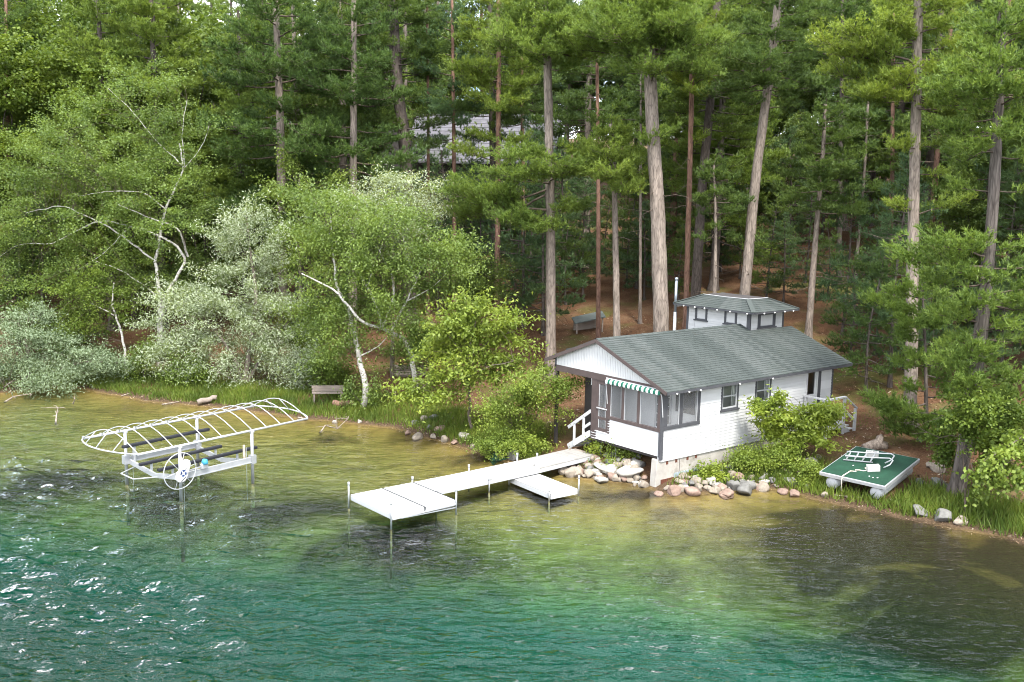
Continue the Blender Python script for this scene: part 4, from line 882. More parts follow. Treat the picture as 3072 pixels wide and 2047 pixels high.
def make_pine(name, label, group, P0, pts, r0, r1, bark, needle, rng, limbs=(), crown=None, dead=0, cat='tree', **kw):
    """pts world trunk points (bottom first); limbs: (attach z, tip world)"""
    root = thing(name, label, cat, P0, 0, group); off = np.array(P0, float)
    me, P, q = trunk_mesh(np.asarray(pts, float) - off, r0, r1, rng); link('trunk', me, M[bark], root, True)
    fol, tub = Foli(), Tub()
    for (z, tip) in limbs:
        A = np.array([np.interp(z - off[2], P[:, 2], P[:, i]) for i in range(3)]); pine_limb(fol, tub, A, np.asarray(tip, float) - off, rng, **kw)
    if crown: crown_limbs(fol, tub, P, crown[0] - off[2], crown[1] - off[2], crown[2], crown[3], rng, **kw)
    zt = min([l[0] for l in limbs] + ([crown[0]] if crown else []) + [P[-1, 2] + off[2]]) - off[2]
    for i in range(dead):
        lo_ = min(max(zt * .45, 1.5), zt * .9); z = rng.uniform(lo_, max(zt * 1.05, lo_ + .1)); A = np.array([np.interp(z, P[:, 2], P[:, k]) for k in range(3)]); dead_branch(tub, A, rng.uniform(0, 6.28), rng.uniform(.6, 1.9), rng, rng.uniform(-.2, .25))
    if tub.n: link('branches', tub.mesh('branches'), M['bark_dark' if bark == 'bark_dark' else 'twig'], root, kind='stuff')
    if fol.P: link('needles', fol.mesh('needles'), M[needle], root, kind='stuff')
    return root
def trunk_px(px, d, base=None):
    pts = [np.array(at(x, y, d if not hasattr(d, '__len__') else np.interp(i, range(len(d)), d))) for i, (x, y) in enumerate(px)]
    if base is None: b = pts[0]; g0 = tz(b[0], b[1]); pts[0] = np.array([b[0], b[1], g0 - .15]) if True else b
    else: pts[0] = np.array(base) - [0, 0, .15]
    return pts
def hero(label, px, d, r0, r1, bark, needle, limbs=(), crown=None, dead=2, seed=0, base=None, name='white_pine', group=None, **kw):
    rng = np.random.default_rng(seed); pts = trunk_px(px, d, base)
    pts = [pts[0]] + [p for p in pts[1:] if p[2] > pts[0][2] + .5]
    L = []
    for (ya, tx, ty, dd) in limbs:
        za = at(tx, ya, d).z; L.append((za, np.array(at(tx, ty, d + dd))))
    top = pts[-1][2]
    cr = None
    if crown: yb, n, Lm = crown; cr = (at(px[-1][0], yb, d).z, top, n, Lm)
    return make_pine(name, label, group, tuple(pts[0]), pts, r0, r1, bark, needle, rng, L, cr, dead, **kw)
hero('tall grey pine trunk left of the gable, wide bright sprays low on it', [(1266,850),(1265,500),(1258,150),(1255,-70)], 50, .27, .17, 'bark_grey', 'needle_bright',
     [(430,1095,472,-1),(420,1180,405,-2.4),(400,1350,385,-2),(420,1290,372,-3.4),(410,1120,400,1.2),(380,1230,335,-.5),(480,1040,445,-1),(500,1150,505,-2.5),(490,1330,475,-2),(510,1230,525,-2.8),(440,1060,505,.8),(130,1350,80,-2),(140,1310,55,-2.4),(150,1195,100,-1),(120,1240,120,-3),(330,1320,345,-.5),(350,1160,365,-2.2)], (170, 40, 3.6), 4, 1, wide=.6, dens=1.3)
hero('slender grey pine behind the ridge with a flat bright crown', [(1422,775),(1413,460),(1408,330),(1404,285)], 48.5, .20, .10, 'bark_grey', 'needle_bright',
     [(420,1490,405,-1.2),(430,1445,440,-2.4),(410,1365,405,-2),(380,1385,345,-2.4),(390,1335,395,-1),(370,1475,355,.8),(340,1425,322,-1),(350,1350,330,-1.2),(400,1410,400,-3),(330,1380,300,-.6),(330,1450,320,.4),(360,1310,350,.3)], (400, 14, 2.2), 3, 2, wide=.6, dens=1.3)
hero('largest pale pine trunk rising behind the stove pipe', [(1528,790),(1512,500),(1500,300),(1492,140),(1486,-40)], 46.5, .40, .25, 'bark_grey', 'needle_bright',
     [(170,1435,90,-1.8),(140,1475,35,-2),(150,1565,65,-2),(170,1590,125,-1.6),(190,1520,150,-2.8),(110,1420,50,.5),(130,1640,90,0),(90,1500,10,-2.4),(320,1545,300,-1),(335,1470,315,-.8),(90,1600,30,-1.2)], (170, 40, 3.8), 3, 3, wide=.6, dens=1.3)
hero('straight reddish pine trunk just right of the largest trunk', [(1578,700),(1590,200),(1592,-60)], 55, .16, .12, 'bark_red', 'needle_bright',
     [(200,1655,160,-1.4),(190,1540,175,-1),(215,1605,212,-2),(170,1675,130,0),(150,1612,120,-2),(110,1650,80,-1.5),(330,1625,310,-.8)], (170, 30, 3.0), 4, 4, wide=.6, dens=1.2, name='red_pine')
hero('dim grey pine trunk standing behind the upper room roof', [(1596,700),(1612,450),(1640,150),(1650,-40)], 57, .30, .2, 'bark_dark', 'needle', [(420,1690,400,-1),(330,1560,330,-1),(300,1720,300,-1)], (300, 44, 3.8), 5, 5)
hero('short thin pine with dead limbs directly behind the upper room', [(1645,700),(1645,540),(1642,430),(1640,380)], 50, .13, .05, 'bark_grey', 'needle', [(545,1600,545,-.5),(540,1695,548,0),(520,1655,522,-1),(480,1610,470,.3),(450,1680,440,-.3)], (500, 26, 1.9), 6, 6)
hero('leaning grey pine trunk slanting right above the upper room', [(1704,700),(1735,420),(1768,170),(1795,-40)], 50.5, .29, .19, 'bark_grey', 'needle', [(230,1695,228,-1.4),(210,1830,200,-1.5),(190,1755,185,-2.4),(160,1785,148,-1),(250,1840,245,.5),(560,1760,545,-.6),(130,1720,110,-1)], (220, 44, 3.8), 4, 7)
hero('small leaning pine at the right end of the cottage roof', [(1856,790),(1868,620),(1880,480),(1892,340),(1896,240)], 53, .20, .08, 'bark_grey', 'needle', [], (500, 40, 3.2), 8, 8)
hero('grey pine standing on bare ground right of the side stairs', [(2090,985),(2097,600),(2104,300),(2108,90),(2111,-60)], 41.5, .27, .17, 'bark_grey', 'needle_bright', 
     [(150,1885,95,-1),(150,1950,55,-1.5),(190,1900,165,-.4),(120,2245,85,-1),(140,2300,120,0),(80,2200,40,-2),(90,2045,35,-2),(100,2010,90,1),(340,2175,330,-1),(340,2055,335,-1.4),(400,2180,400,-.6),(500,2225,455,-1),(480,2050,470,-1),(230,2170,230,-1),(220,1990,215,-1.4),(160,2330,70,-.6)], (260, 44, 3.6), 4, 9, base=tuple(gnd(2092, 985)))
hero('young pine with bright layered sprays in front of the right trunk', [(2130,1000),(2128,850),(2122,700),(2118,640)], 38.5, .09, .03, 'bark_dark', 'needle_bright',
     [(720,2010,690,-.6),(720,2190,700,-.8),(735,2090,742,-1.6),(740,2150,748,-1.6),(690,2060,668,-.8),(690,2170,672,.4),(925,2010,925,-.6),(915,2245,905,-1.4),(950,2130,968,-2),(955,2290,965,-1.2),(890,2200,882,-.6),(900,2075,892,-.4),(940,2060,960,-1.2),(970,2210,985,-1.6),(870,2140,862,.4),(840,2060,835,-.4),(840,2210,840,-.6),(780,2070,775,-.4),(790,2190,785,-.4),(1000,2150,1010,-1.8),(985,2050,985,-.9)], (900, 14, 1.6), 2, 10, dens=1.5, wide=.6)
hero('thick rough barked pine leaning right at the grassy shore edge', [(2195,1140),(2222,1000),(2258,740),(2280,500),(2296,220),(2303,20)], 32.3, .25, .13, 'bark_rough', 'needle_bright',
     [(610,2055,592,-.3),(590,2150,562,-1),(580,2353,560,-1),(620,2420,605,0),(640,2200,625,-1.2),(650,2300,645,-1.4),(650,2120,642,.6),(560,2230,545,-1),(700,2353,690,-1),(680,2430,650,-1),(700,2400,720,.6),(780,2400,780,-.8),(310,2165,285,.2),(260,2225,235,-.5),(280,2370,250,-1),(230,2140,205,.8),(200,2180,165,0),(170,2360,125,-.6),(440,2185,425,.4),(440,2370,430,-.5),(360,2380,350,.5),(350,2215,340,-.8),(120,2230,90,-.4),(110,2380,60,0),(760,2190,780,-.5),(860,2330,880,-.6),(840,2150,835,-.8),(850,2340,865,-1),(900,2390,905,-.5),(820,2290,845,-1.2),(930,2260,935,-1.3),(740,2150,722,-.6),(760,2335,752,-1.2),(820,2180,815,-1.2),(690,2240,692,-1.6),(870,2232,872,-1.5),(800,2262,802,-1.6)], (330, 36, 2.8), 5, 11, base=tuple(gnd(2196, 1140)), wide=.55)
hero('reddish pine with clear bole and bright sprays in front of the far house roof', [(1143,690),(1145,300),(1146,60),(1147,-60)], 59, .17, .13, 'bark_red', 'needle_bright',
     [(240,1078,216,-1.4),(230,1205,192,-1.4),(255,1142,252,-2.3),(215,1098,190,-1),(240,1190,232,-2),(190,1045,162,-1.5),(180,1088,150,-2),(170,1235,150,-1),(130,1205,128,-1.4),(330,1085,302,-1),(345,1205,315,-1.4),(370,1050,345,-1),(380,1190,362,.5)], (200, 36, 3.2), 4, 12, wide=.6, dens=1.2, name='red_pine')
hero('dark massive pine left of the far house with many heavy limbs', [(942,470),(932,330),(912,200),(903,40),(900,-60)], 62, .48, .30, 'bark_dark', 'needle',
     [(200,755,100,-2),(190,718,62,-1),(200,840,130,-2.5),(200,690,152,-.5),(290,830,242,-2),(290,738,262,-1),(300,880,280,-2.5),(310,800,205,1),(120,1000,62,-1),(150,1012,112,-1.5),(80,860,40,-2),(60,960,20,-2),(240,770,180,-1),(350,830,345,-1.4),(100,800,30,0),(300,1025,282,-2),(280,1065,252,-2),(330,1000,335,-2)], (230, 44, 4.2), 8, 13)
for i, (lab, px, d, r, bk, nd, cr, dd) in enumerate([
    ('slim reddish pine crossing the right half of the far house roof', [(1205,660),(1202,400),(1198,100),(1197,-40)], 64, .15, 'bark_red', 'needle', (330, 32, 3.0), 5),
    ('slim reddish pine in front of the far house left wall', [(1047,560),(1043,330),(1040,100),(1038,-40)], 61, .14, 'bark_red', 'needle_blue', (340, 32, 2.8), 10),
    ('thin reddish pine between the massive pine and the far house', [(985,440),(984,250),(982,90),(981,-40)], 63, .12, 'bark_red', 'needle', (150, 16, 2.4), 10),
    ('dark pine trunk close in front of the far house roof', [(1138,620),(1134,400),(1128,150),(1126,-40)], 66, .27, 'bark_dark', 'needle', (330, 36, 3.4), 4),
    ('thin reddish pine between the gable pine and the slender pine', [(1375,790),(1375,450),(1372,150),(1372,20)], 55, .13, 'bark_red', 'needle', (290, 20, 2.4), 8),
    ('thin grey pine between the slender pine and the largest trunk', [(1470,770),(1472,430),(1473,150)], 59, .10, 'bark_grey', 'needle', (330, 18, 2.2), 8),
    ('thin grey pine right of the small leaning pine', [(1957,780),(1968,600),(1985,420),(1995,230)], 54, .10, 'bark_grey', 'needle', (520, 22, 2.4), 8),
    ('reddish pine standing deep in the wood behind the right trunk', [(2045,640),(2050,420),(2052,150),(2053,-40)], 60, .15, 'bark_red', 'needle', (230, 20, 3.0), 6),
    ('dim pine trunk deep behind the small leaning pine', [(1925,700),(1930,480),(1935,150),(1937,-30)], 62, .17, 'bark_dark', 'needle', (260, 24, 3.2), 6)]):
    hero(lab, px, d, r, r * .6, bk, nd, (), cr, dd, 40 + i, name='red_pine' if bk == 'bark_red' else 'white_pine')

# filler wood: prototypes, then copies -----------------------------------------
def proto_pine(h, r, z0, n, Lm, bark, needle, seed, dead, label, group, name='white_pine', **kw):
    rng = np.random.default_rng(seed); pts = [np.array([0, 0, -.2]), np.array([rng.normal(0, .15), rng.normal(0, .15), h * .5]), np.array([rng.normal(0, .3), rng.normal(0, .3), h])]
    return make_pine(name, label, group, (0, 0, 0), pts, r, r * .35, bark, needle, rng, (), (z0, h, n, Lm), dead, **kw)
GW = 'pines filling the wood behind the cottage'; LW = 'tall pine in the dense dark wood, crown merging with its neighbours'
big = dict(dens=.85, ln=.27, wd=.052, nn=8)
PR = [proto_pine(23, .30, 6.5, 62, 4.5, 'bark_grey', 'needle', 70, 6, LW, GW, **big), proto_pine(25, .33, 8, 58, 4.8, 'bark_dark', 'needle_blue', 71, 8, LW, GW, **big),
      proto_pine(21, .22, 5, 60, 3.7, 'bark_red', 'needle', 72, 10, LW, GW, **big), proto_pine(22, .26, 3.5, 70, 4.3, 'bark_grey', 'needle', 73, 4, LW, GW, **big)]
GS = 'young pines under the tall trees'; LS_ = 'young understorey pine with thin whorled branches below the tall pines'
PR.append(proto_pine(21, .26, 1.8, 105, 4.4, 'bark_dark', 'needle_bright', 74, 2, LW, GW, **big))
PS = [proto_pine(5.5, .06, .7, 34, 1.9, 'bark_dark', 'needle', 80, 3, LS_, GS, 'young_pine', dens=1.0, ln=.19, wd=.035), proto_pine(7.5, .08, 1.2, 40, 2.3, 'bark_dark', 'needle_blue', 81, 5, LS_, GS, 'young_pine', dens=.95, ln=.20, wd=.036)]
used = set()
def place(protos, i, x, y, rot, s, sz=1.0):
    o = protos[i]
    if (id(protos), i) in used: o = copy_tree(o)
    used.add((id(protos), i)); o.location = (x, y, tz(x, y)); o.rotation_euler = (0, 0, rot); o.scale = (s, s, s * sz); return o
for o_, l_ in zip(PR, ('tall grey-trunked pine in the dense wood, crown merging with its neighbours', 'tall bluish-green pine with a dark trunk in the dense wood', 'reddish-trunked pine lost deep among others in the dense wood', 'grey-trunked pine with low hanging branches in the dense wood', 'pine clothed in branches almost to the ground in the dense wood')): o_['label'] = l_
PS[1]['label'] = 'bluish-green young pine with thin whorled branches below the tall pines'
R = random.Random(77); pos = []
def px_of(x, y): return (1536 + 3000 * x / y) / K
tries = 0
while len(pos) < 150 and tries < 12000:
    tries += 1
    y = R.uniform(56, 135); x = R.uniform(-.60, .60) * y
    d = float(shore_dist(np.array([x]), np.array([y]))[0])
    if d < 11: continue
    q = px_of(x, y)
    if y < 80 and 900 < q < 1270: continue                  # clearing in front of the far house
    if y < 64 and 1270 < q < 2100: continue
    if -9 < x < 5 and 74 < y < 92: continue                 # the far house
    if q < 520 and y < 62: continue
    if any((x - a) ** 2 + (y - b) ** 2 < (2.7 + (y - 56) * .015) ** 2 for a, b in pos): continue
    pos.append((x, y))
for k, (x, y) in enumerate(pos): place(PR, ((3, 4, 0, 4, 1)[k % 5] if px_of(x, y) < 960 else (0, 4, 1, 2, 3)[k % 5]), x, y, R.uniform(0, 6.28), R.uniform(.88, 1.18), R.uniform(.95, 1.1))
for (x, y) in ((-36, 58), (-42, 64), (33, 36), (37, 43), (30, 30.5), (41, 50), (-33, 66), (28, 46), (27, 53), (24, 58), (24.5, 40), (27.5, 35.5), (22.5, 47.5), (31, 41)): place(PR, R.randrange(4), x, y, R.uniform(0, 6.28), R.uniform(.9, 1.05))
sap = [(1990,905,0),(2045,890,1),(1950,840,0),(2010,815,1),(2075,850,0),(1935,770,1),(2140,860,1),(2180,820,0),(2000,740,1),(2230,830,1),(2300,870,1),(2060,760,0),(1760,690,0),(1800,700,1),(1700,640,0),(1560,700,0),(1480,690,1),(1440,660,0),(1340,690,1),(1300,700,0),(1220,690,1),(1180,720,0),(1100,700,1),(1390,620,0),(1640,640,1),(1850,650,1),(1900,690,0),(1260,620,1),(1060,640,0),(2120,760,0),(2260,770,0),(2340,800,0)]
for (qx, y, s_) in [(R.uniform(150, 2353), R.uniform(57, 96), R.uniform(.8, 1.5)) for _ in range(95)]:      # dark young growth up the hill
    x = (qx * K - 1536) / F * y
    if float(shore_dist(np.array([x]), np.array([y]))[0]) < 14 or (-9 < x < 5 and 74 < y < 92): continue
    if 1280 < qx < 1900 and y < 66: continue
    place(PS, R.randrange(2), x, y, R.uniform(0, 6.28), s_, R.uniform(.85, 1.2))
for (q_, y, s_, k_) in ((1015, 70, 1.25, 1), (1085, 69, 1.05, 0), (1235, 71, 1.35, 1), (960, 68, 1.3, 1), (1180, 72, 1.0, 0), (1290, 68, 1.2, 1)): place(PS, k_, (q_ * K - 1536) / F * y, y, R.uniform(0, 6.28), s_)
for (x, y, s_) in ((21, 37, .9), (22.5, 34, .7), (23.5, 42.5, 1.1), (20.5, 43, .8), (25.5, 32.5, .8), (26, 45, 1.1), (28.5, 31, .9)): place(PS, R.randrange(2), x, y, R.uniform(0, 6.28), s_)
for (x, y, k) in sap:
    p = gnd(x, y)
    if p.y < 44 and x < 1900: continue
    place(PS, k, p.x, p.y, R.uniform(0, 6.28), R.uniform(.75, 1.25), R.uniform(.85, 1.15))

LS_SC, LN_SC, NC_SC, SG_SC = 1.32, 2.75, .75, .78
# broad-leaved trees ---------------------------------------------------------------
def blob_px(x, y, rx, ry, d, rd=None):
    c = at(x, y, d); s = K / F * d; return (np.array(c), np.array([rx * s, (rd if rd else (rx + ry) * .42 * s), ry * s]))
def broadleaf(name, label, base, limbs, blobs, ncl, lpc, leaf, bark, mat, seed, sig=(.42, .42, .26), droop=.2, up=.9, group=None, cat='tree', twigr=.008, shell=.45, weep=0.0):
    rng = np.random.default_rng(seed); off = np.array(base, float); root = thing(name, label, cat, tuple(base), 0, group)
    tub = Tub(); LP_ = []
    for pts, r0, r1 in limbs:
        pts = np.asarray(pts, float) - off; seg = np.concatenate([[0], np.cumsum(np.linalg.norm(np.diff(pts, axis=0), axis=1))]); n = max(5, int(seg[-1] / .35))
        q = np.linspace(0, seg[-1], n); P = np.stack([np.interp(q, seg, pts[:, i]) for i in range(3)], 1)
        for _ in range(2): P[1:-1] = (P[:-2] + P[1:-1] * 2 + P[2:]) / 4
        P[1:-1] += rng.normal(0, .02, (n - 2, 3)); tub.add(P, np.linspace(r0, r1, n), 8 if r0 > .05 else 5); LP_.append(P)
    LPa = np.concatenate(LP_); link('trunk', tub.mesh('trunk'), M[bark], root, True)
    ncl = max(8, int(ncl * NC_SC)); sig = tuple(q * SG_SC for q in sig)
    vol = np.array([b[1].prod() ** .7 for b in blobs]); pick = rng.choice(len(blobs), ncl, p=vol / vol.sum())
    dirs = unit(rng.normal(0, 1, (ncl, 3))); rad = shell + (1 - shell) * rng.uniform(0, 1, ncl) ** .6
    C = np.stack([blobs[i][0] for i in pick]) - off + dirs * np.stack([blobs[i][1] for i in pick]) * rad[:, None]
    hs = max(1.2, min(3.0, float(np.mean([b[1][0] for b in blobs])) * .55)); hv = np.array([mnoise.noise(Vector((q + off) / hs * 1.6) + Vector((seed * 1.7, 0, 0))) for q in C]); keep = hv > np.quantile(hv, .40); C = C[keep] * 1.0; ncl = len(C)   # gaps between the boughs
    C = C + unit(C - np.mean(C, 0)) * (hv[keep] * .9 * hs * .5)[:, None]
    tw = Tub(); Pl = []
    for c in C:
        dd_ = np.sqrt(((LPa - c) ** 2).sum(1)) + np.where(LPa[:, 2] > c[2] + .3, .8, 0); ok_ = np.where(dd_ < dd_.min() * 1.5 + .3)[0]; a = LPa[ok_[rng.integers(len(ok_))]]; m = (a + c) / 2 + rng.normal(0, .12, 3) + [0, 0, .12 * np.linalg.norm(c - a)]
        tw.add(np.stack([a, m, c]), [twigr * 1.3, twigr, twigr * .35], 3)
    k = rng.poisson(lpc * LN_SC, ncl); rep = np.repeat(np.arange(ncl), k); sgm = np.array(sig) * rng.uniform(.65, 1.35, (ncl, 1))
    leaf = (leaf[0] * LS_SC, leaf[1] * LS_SC); od = unit((C - np.mean(C, 0)) * [1, 1, .35] + rng.normal(0, .5, C.shape)); Pn = C[rep] + rng.normal(0, 1, (len(rep), 3)) * sgm[rep] * [.72, .72, .66] + od[rep] * (rng.normal(0, 1, (len(rep), 1)) * sgm[rep][:, :1] * 1.5)
    if weep: Pn[:, 2] -= np.abs(rng.normal(0, weep, len(rep))) * rng.uniform(0, 1, len(rep))
    fol = Foli(); fol.leaves(Pn, leaf[0], leaf[1], rng, up, droop)
    link('twigs', tw.mesh('twigs'), M['twig'], root, kind='stuff')
    link('foliage', fol.mesh('foliage'), M[mat], root, kind='stuff'); return root
def pl(px, d, r0, r1): return ([np.array(at(x, y, d + (o[0] if o else 0))) for (x, y, *o) in px], r0, r1)
# large birch on the left
d = 54.0; b = foot(365, 800, d); bb = [np.array(b) - [0, 0, .2]]
broadleaf('birch', 'large white-barked birch spreading over the left shore with many bare white limbs', b,
    [(bb + pl([(368,690),(356,600),(380,480),(425,385),(412,330)], d, 0, 0)[0], .13, .035), (bb + pl([(375,690),(432,590),(380,545,0),(300,520,0),(230,505,0),(120,560,0)], d, 0, 0)[0], .11, .02),
     pl([(425,385),(350,315),(300,250),(245,200)], d, .035, .01), pl([(425,385),(418,300),(430,230)], d, .03, .01), pl([(432,590),(410,520,-1),(340,500,-1),(270,470,-1)], d, .06, .015), pl([(356,600),(250,520),(140,470),(60,490)], d, .055, .015),
     pl([(380,480),(330,440,0),(240,440,0),(180,450,0)], d, .04, .012), pl([(425,385),(470,330),(480,290)], d, .025, .01), pl([(300,520,0),(230,590,0),(180,620,0)], d, .03, .01), pl([(375,690),(280,620,-1),(220,600,-1.5)], d, .05, .015), pl([(120,560,0),(40,560,0),(0,590,0)], d, .03, .01)],
    [blob_px(240,330,190,120,d), blob_px(110,480,140,120,d), blob_px(350,440,130,110,d), blob_px(70,620,110,90,d), blob_px(240,620,150,80,d), blob_px(330,215,100,80,d), blob_px(430,330,70,80,d), blob_px(120,350,90,70,d), blob_px(240,500,120,60,d - 2.8, 1.2), blob_px(380,520,70,50,d - 2.5, 1.0)], 640, 78, (.088, .06), 'bark_birch', 'leaf_birch', 101, weep=.25)
d = 52.0; b = foot(290, 800, d)
broadleaf('birch', 'small crooked birch with a white trunk by the left bank', b, [([np.array(b) - [0, 0, .2]] + pl([(280,760),(262,725),(255,690),(262,650)], d, 0, 0)[0], .085, .03), pl([(262,725),(220,700),(190,690)], d, .03, .01)],
    [blob_px(210,690,100,60,d), blob_px(280,650,80,60,d), blob_px(150,740,80,50,d)], 120, 75, (.085, .055), 'bark_birch', 'leaf_maple', 102)
# silver willow
d = 50.0; b = foot(560, 905, d); bw = [np.array(b) - [0, 0, .2]]
broadleaf('silver_willow', 'tall silvery leaved willow bushing out to the grass beside the boat lift', b,
    [(bw + pl([(575,800),(590,680),(570,540),(565,480)], d, 0, 0)[0], .16, .03), (bw + pl([(540,820),(480,740),(420,720)], d, 0, 0)[0], .10, .02), (bw + pl([(600,820),(650,760),(680,700)], d, 0, 0)[0], .10, .02), (bw + pl([(520,860),(440,840),(370,830)], d, 0, 0)[0], .07, .02), (bw + pl([(620,870),(660,880)], d, 0, 0)[0], .05, .015)],
    [blob_px(572,545,75,85,d), blob_px(550,660,115,90,d), blob_px(430,730,95,80,d), blob_px(620,740,100,90,d), blob_px(490,810,110,60,d), blob_px(620,850,80,75,d), blob_px(390,820,60,55,d)], 520, 82, (.13, .030), 'bark_grey', 'leaf_willow', 103, up=.35, droop=.15)
d = 50.5; b = foot(60, 905, d)
broadleaf('silver_willow', 'low blue-grey leaved willow hanging over the water at the left bank', b, [([np.array(b) - [0, 0, .2]] + pl([(70,850),(60,780),(40,740)], d, 0, 0)[0], .12, .03), ([np.array(b)] + pl([(120,850),(200,830),(280,835)], d, 0, 0)[0], .08, .02), ([np.array(b)] + pl([(30,870,-1),(10,890,-2)], d, 0, 0)[0], .06, .02)],
    [blob_px(60,780,110,70,d), blob_px(170,830,110,45,d), blob_px(255,835,60,35,d), blob_px(40,860,90,40,d - 1), blob_px(110,865,80,25,d - 1)], 300, 78, (.11, .034), 'bark_grey', 'leaf_olive', 104, up=.4)
# birch in the middle
d = 45.0; b = gnd(833, 936); bm = [np.array(b) - [0, 0, .2]]
broadleaf('birch', 'leaning multi-stemmed birch with white limbs behind the bench', b,
    [(bm + pl([(843,903),(826,819),(813,763),(803,716),(773,660),(764,569),(760,500)], d, 0, 0)[0], .16, .02), (pl([(880,935)], d, 0, 0)[0] and [np.array(foot(960,840,d+1.5)) - [0,0,.1]] + pl([(943,789,1),(879,753),(826,743,-.5),(779,673,-.5),(729,646,-.5),(693,629,-.5)], d, 0, 0)[0], .13, .025),
     pl([(879,753),(866,696),(843,663),(819,616),(796,586),(756,536)], d, .07, .015), pl([(900,760),(933,693),(959,643),(969,606),(993,580)], d, .06, .015), pl([(879,753),(909,669),(899,623),(859,556),(851,536)], d, .06, .015), pl([(843,663),(860,600),(880,560)], d, .03, .01), pl([(959,643),(935,600),(925,540)], d, .03, .01), pl([(826,819),(870,800),(905,760)], d, .04, .012), pl([(933,693),(1000,660),(1040,610)], d, .035, .01)],
    [blob_px(880,540,130,95,d), blob_px(770,520,90,80,d), blob_px(985,600,90,85,d), blob_px(850,640,130,75,d), blob_px(700,450,85,60,d + 2), blob_px(930,720,90,50,d), blob_px(780,740,60,60,d), blob_px(840,880,45,35,d), blob_px(1040,560,60,50,d + 1), blob_px(725,690,65,70,d + 1), blob_px(890,790,70,40,d), blob_px(760,800,50,40,d)], 560, 72, (.095, .052), 'bark_birch', 'leaf_birch', 105, weep=.5, droop=.5)
d = 51.0; b = foot(900, 800, d)
broadleaf('silver_willow', 'pale silvery crown standing behind the leaning birch', b, [([np.array(b) - [0, 0, .2]] + pl([(905,650),(900,500),(890,450)], d, 0, 0)[0], .12, .03), (pl([(903,600),(960,500),(990,450)], d, .06, .02)), (pl([(903,600),(840,490),(810,440)], d, .06, .02))],
    [blob_px(890,450,100,45,d), blob_px(980,460,50,40,d), blob_px(900,500,110,45,d)], 170, 80, (.12, .034), 'bark_grey', 'leaf_willow', 106, up=.35)
d = 56.0; b = foot(690, 800, d)
broadleaf('aspen', 'yellow-green broadleaf tree between the willow and the leaning birch', b, [([np.array(b) - [0, 0, .2]] + pl([(690,650),(680,500),(690,400)], d, 0, 0)[0], .13, .03)],
    [blob_px(690,430,100,55,d), blob_px(640,490,60,60,d), blob_px(740,510,70,60,d), blob_px(690,560,90,70,d)], 230, 72, (.10, .07), 'bark_grey', 'leaf_birch', 107)
# young cherry and bushes by the path
d = 40.7; b = gnd(1081, 990)
broadleaf('cherry_tree', 'young light green tree with a straight thin trunk at the shore rocks', b, [([np.array(b) - [0, 0, .2]] + pl([(1078,920),(1075,820),(1095,720)], d, 0, 0)[0], .07, .02), pl([(1076,880),(1010,860,-.5),(960,900,-.8)], d, .03, .008), pl([(1075,830),(1140,770),(1190,760)], d, .03, .008), pl([(1076,860),(1130,840,-.8),(1180,830,-1)], d, .025, .008), pl([(1075,820),(1030,770),(990,740)], d, .025, .008)],
    [blob_px(1065,830,95,55,d), blob_px(1110,755,85,60,d), blob_px(1000,890,80,40,d - .5), blob_px(1160,795,50,55,d), blob_px(1080,720,70,35,d), blob_px(950,900,40,25,d - .5), blob_px(1030,780,70,50,d)], 230, 62, (.125, .062), 'bark_grey', 'leaf_fresh', 108, droop=.35, sig=(.36, .36, .17))
d = 38.6; b = gnd(1190, 1020)
broadleaf('shrub', 'tall soft green bush left of the lakeside steps', b, [([np.array(b) - [0, 0, .2]] + pl([(1195,980),(1210,910),(1240,870)], d, 0, 0)[0], .05, .01), ([np.array(b)] + pl([(1180,980),(1160,930)], d, 0, 0)[0], .03, .01), ([np.array(b)] + pl([(1230,960),(1280,890)], d, 0, 0)[0], .03, .01)],
    [blob_px(1225,890,75,45,d), blob_px(1170,945,60,55,d), blob_px(1285,885,42,40,d), blob_px(1190,1000,65,32,d), blob_px(1265,925,40,35,d)], 210, 72, (.075, .042), 'twig', 'leaf_fresh', 109, cat='shrub', sig=(.30, .30, .2))
d = 38.0
b = Vector((11.35, 38.0, tz(11.35, 38.0)))
broadleaf('rhododendron', 'lime green broad leaved bush against the side wall by the stairs', b, [([np.array(b) - [0, 0, .1]] + pl([(1830,1000),(1850,940)], d, 0, 0)[0], .04, .012), ([np.array(b)] + pl([(1790,980),(1770,920)], d, 0, 0)[0], .03, .01), ([np.array(b)] + pl([(1880,980),(1900,950)], d, 0, 0)[0], .03, .01)],
    [blob_px(1855,955,68,36,36.9, .5), blob_px(1775,940,38,36,36.2, .45), blob_px(1810,985,55,26,36.4, .5), blob_px(1840,1010,60,22,36.3, .5), blob_px(1905,955,30,22,37.2, .4)], 150, 56, (.13, .055), 'twig', 'leaf_lime', 110, cat='shrub', sig=(.22, .22, .14))
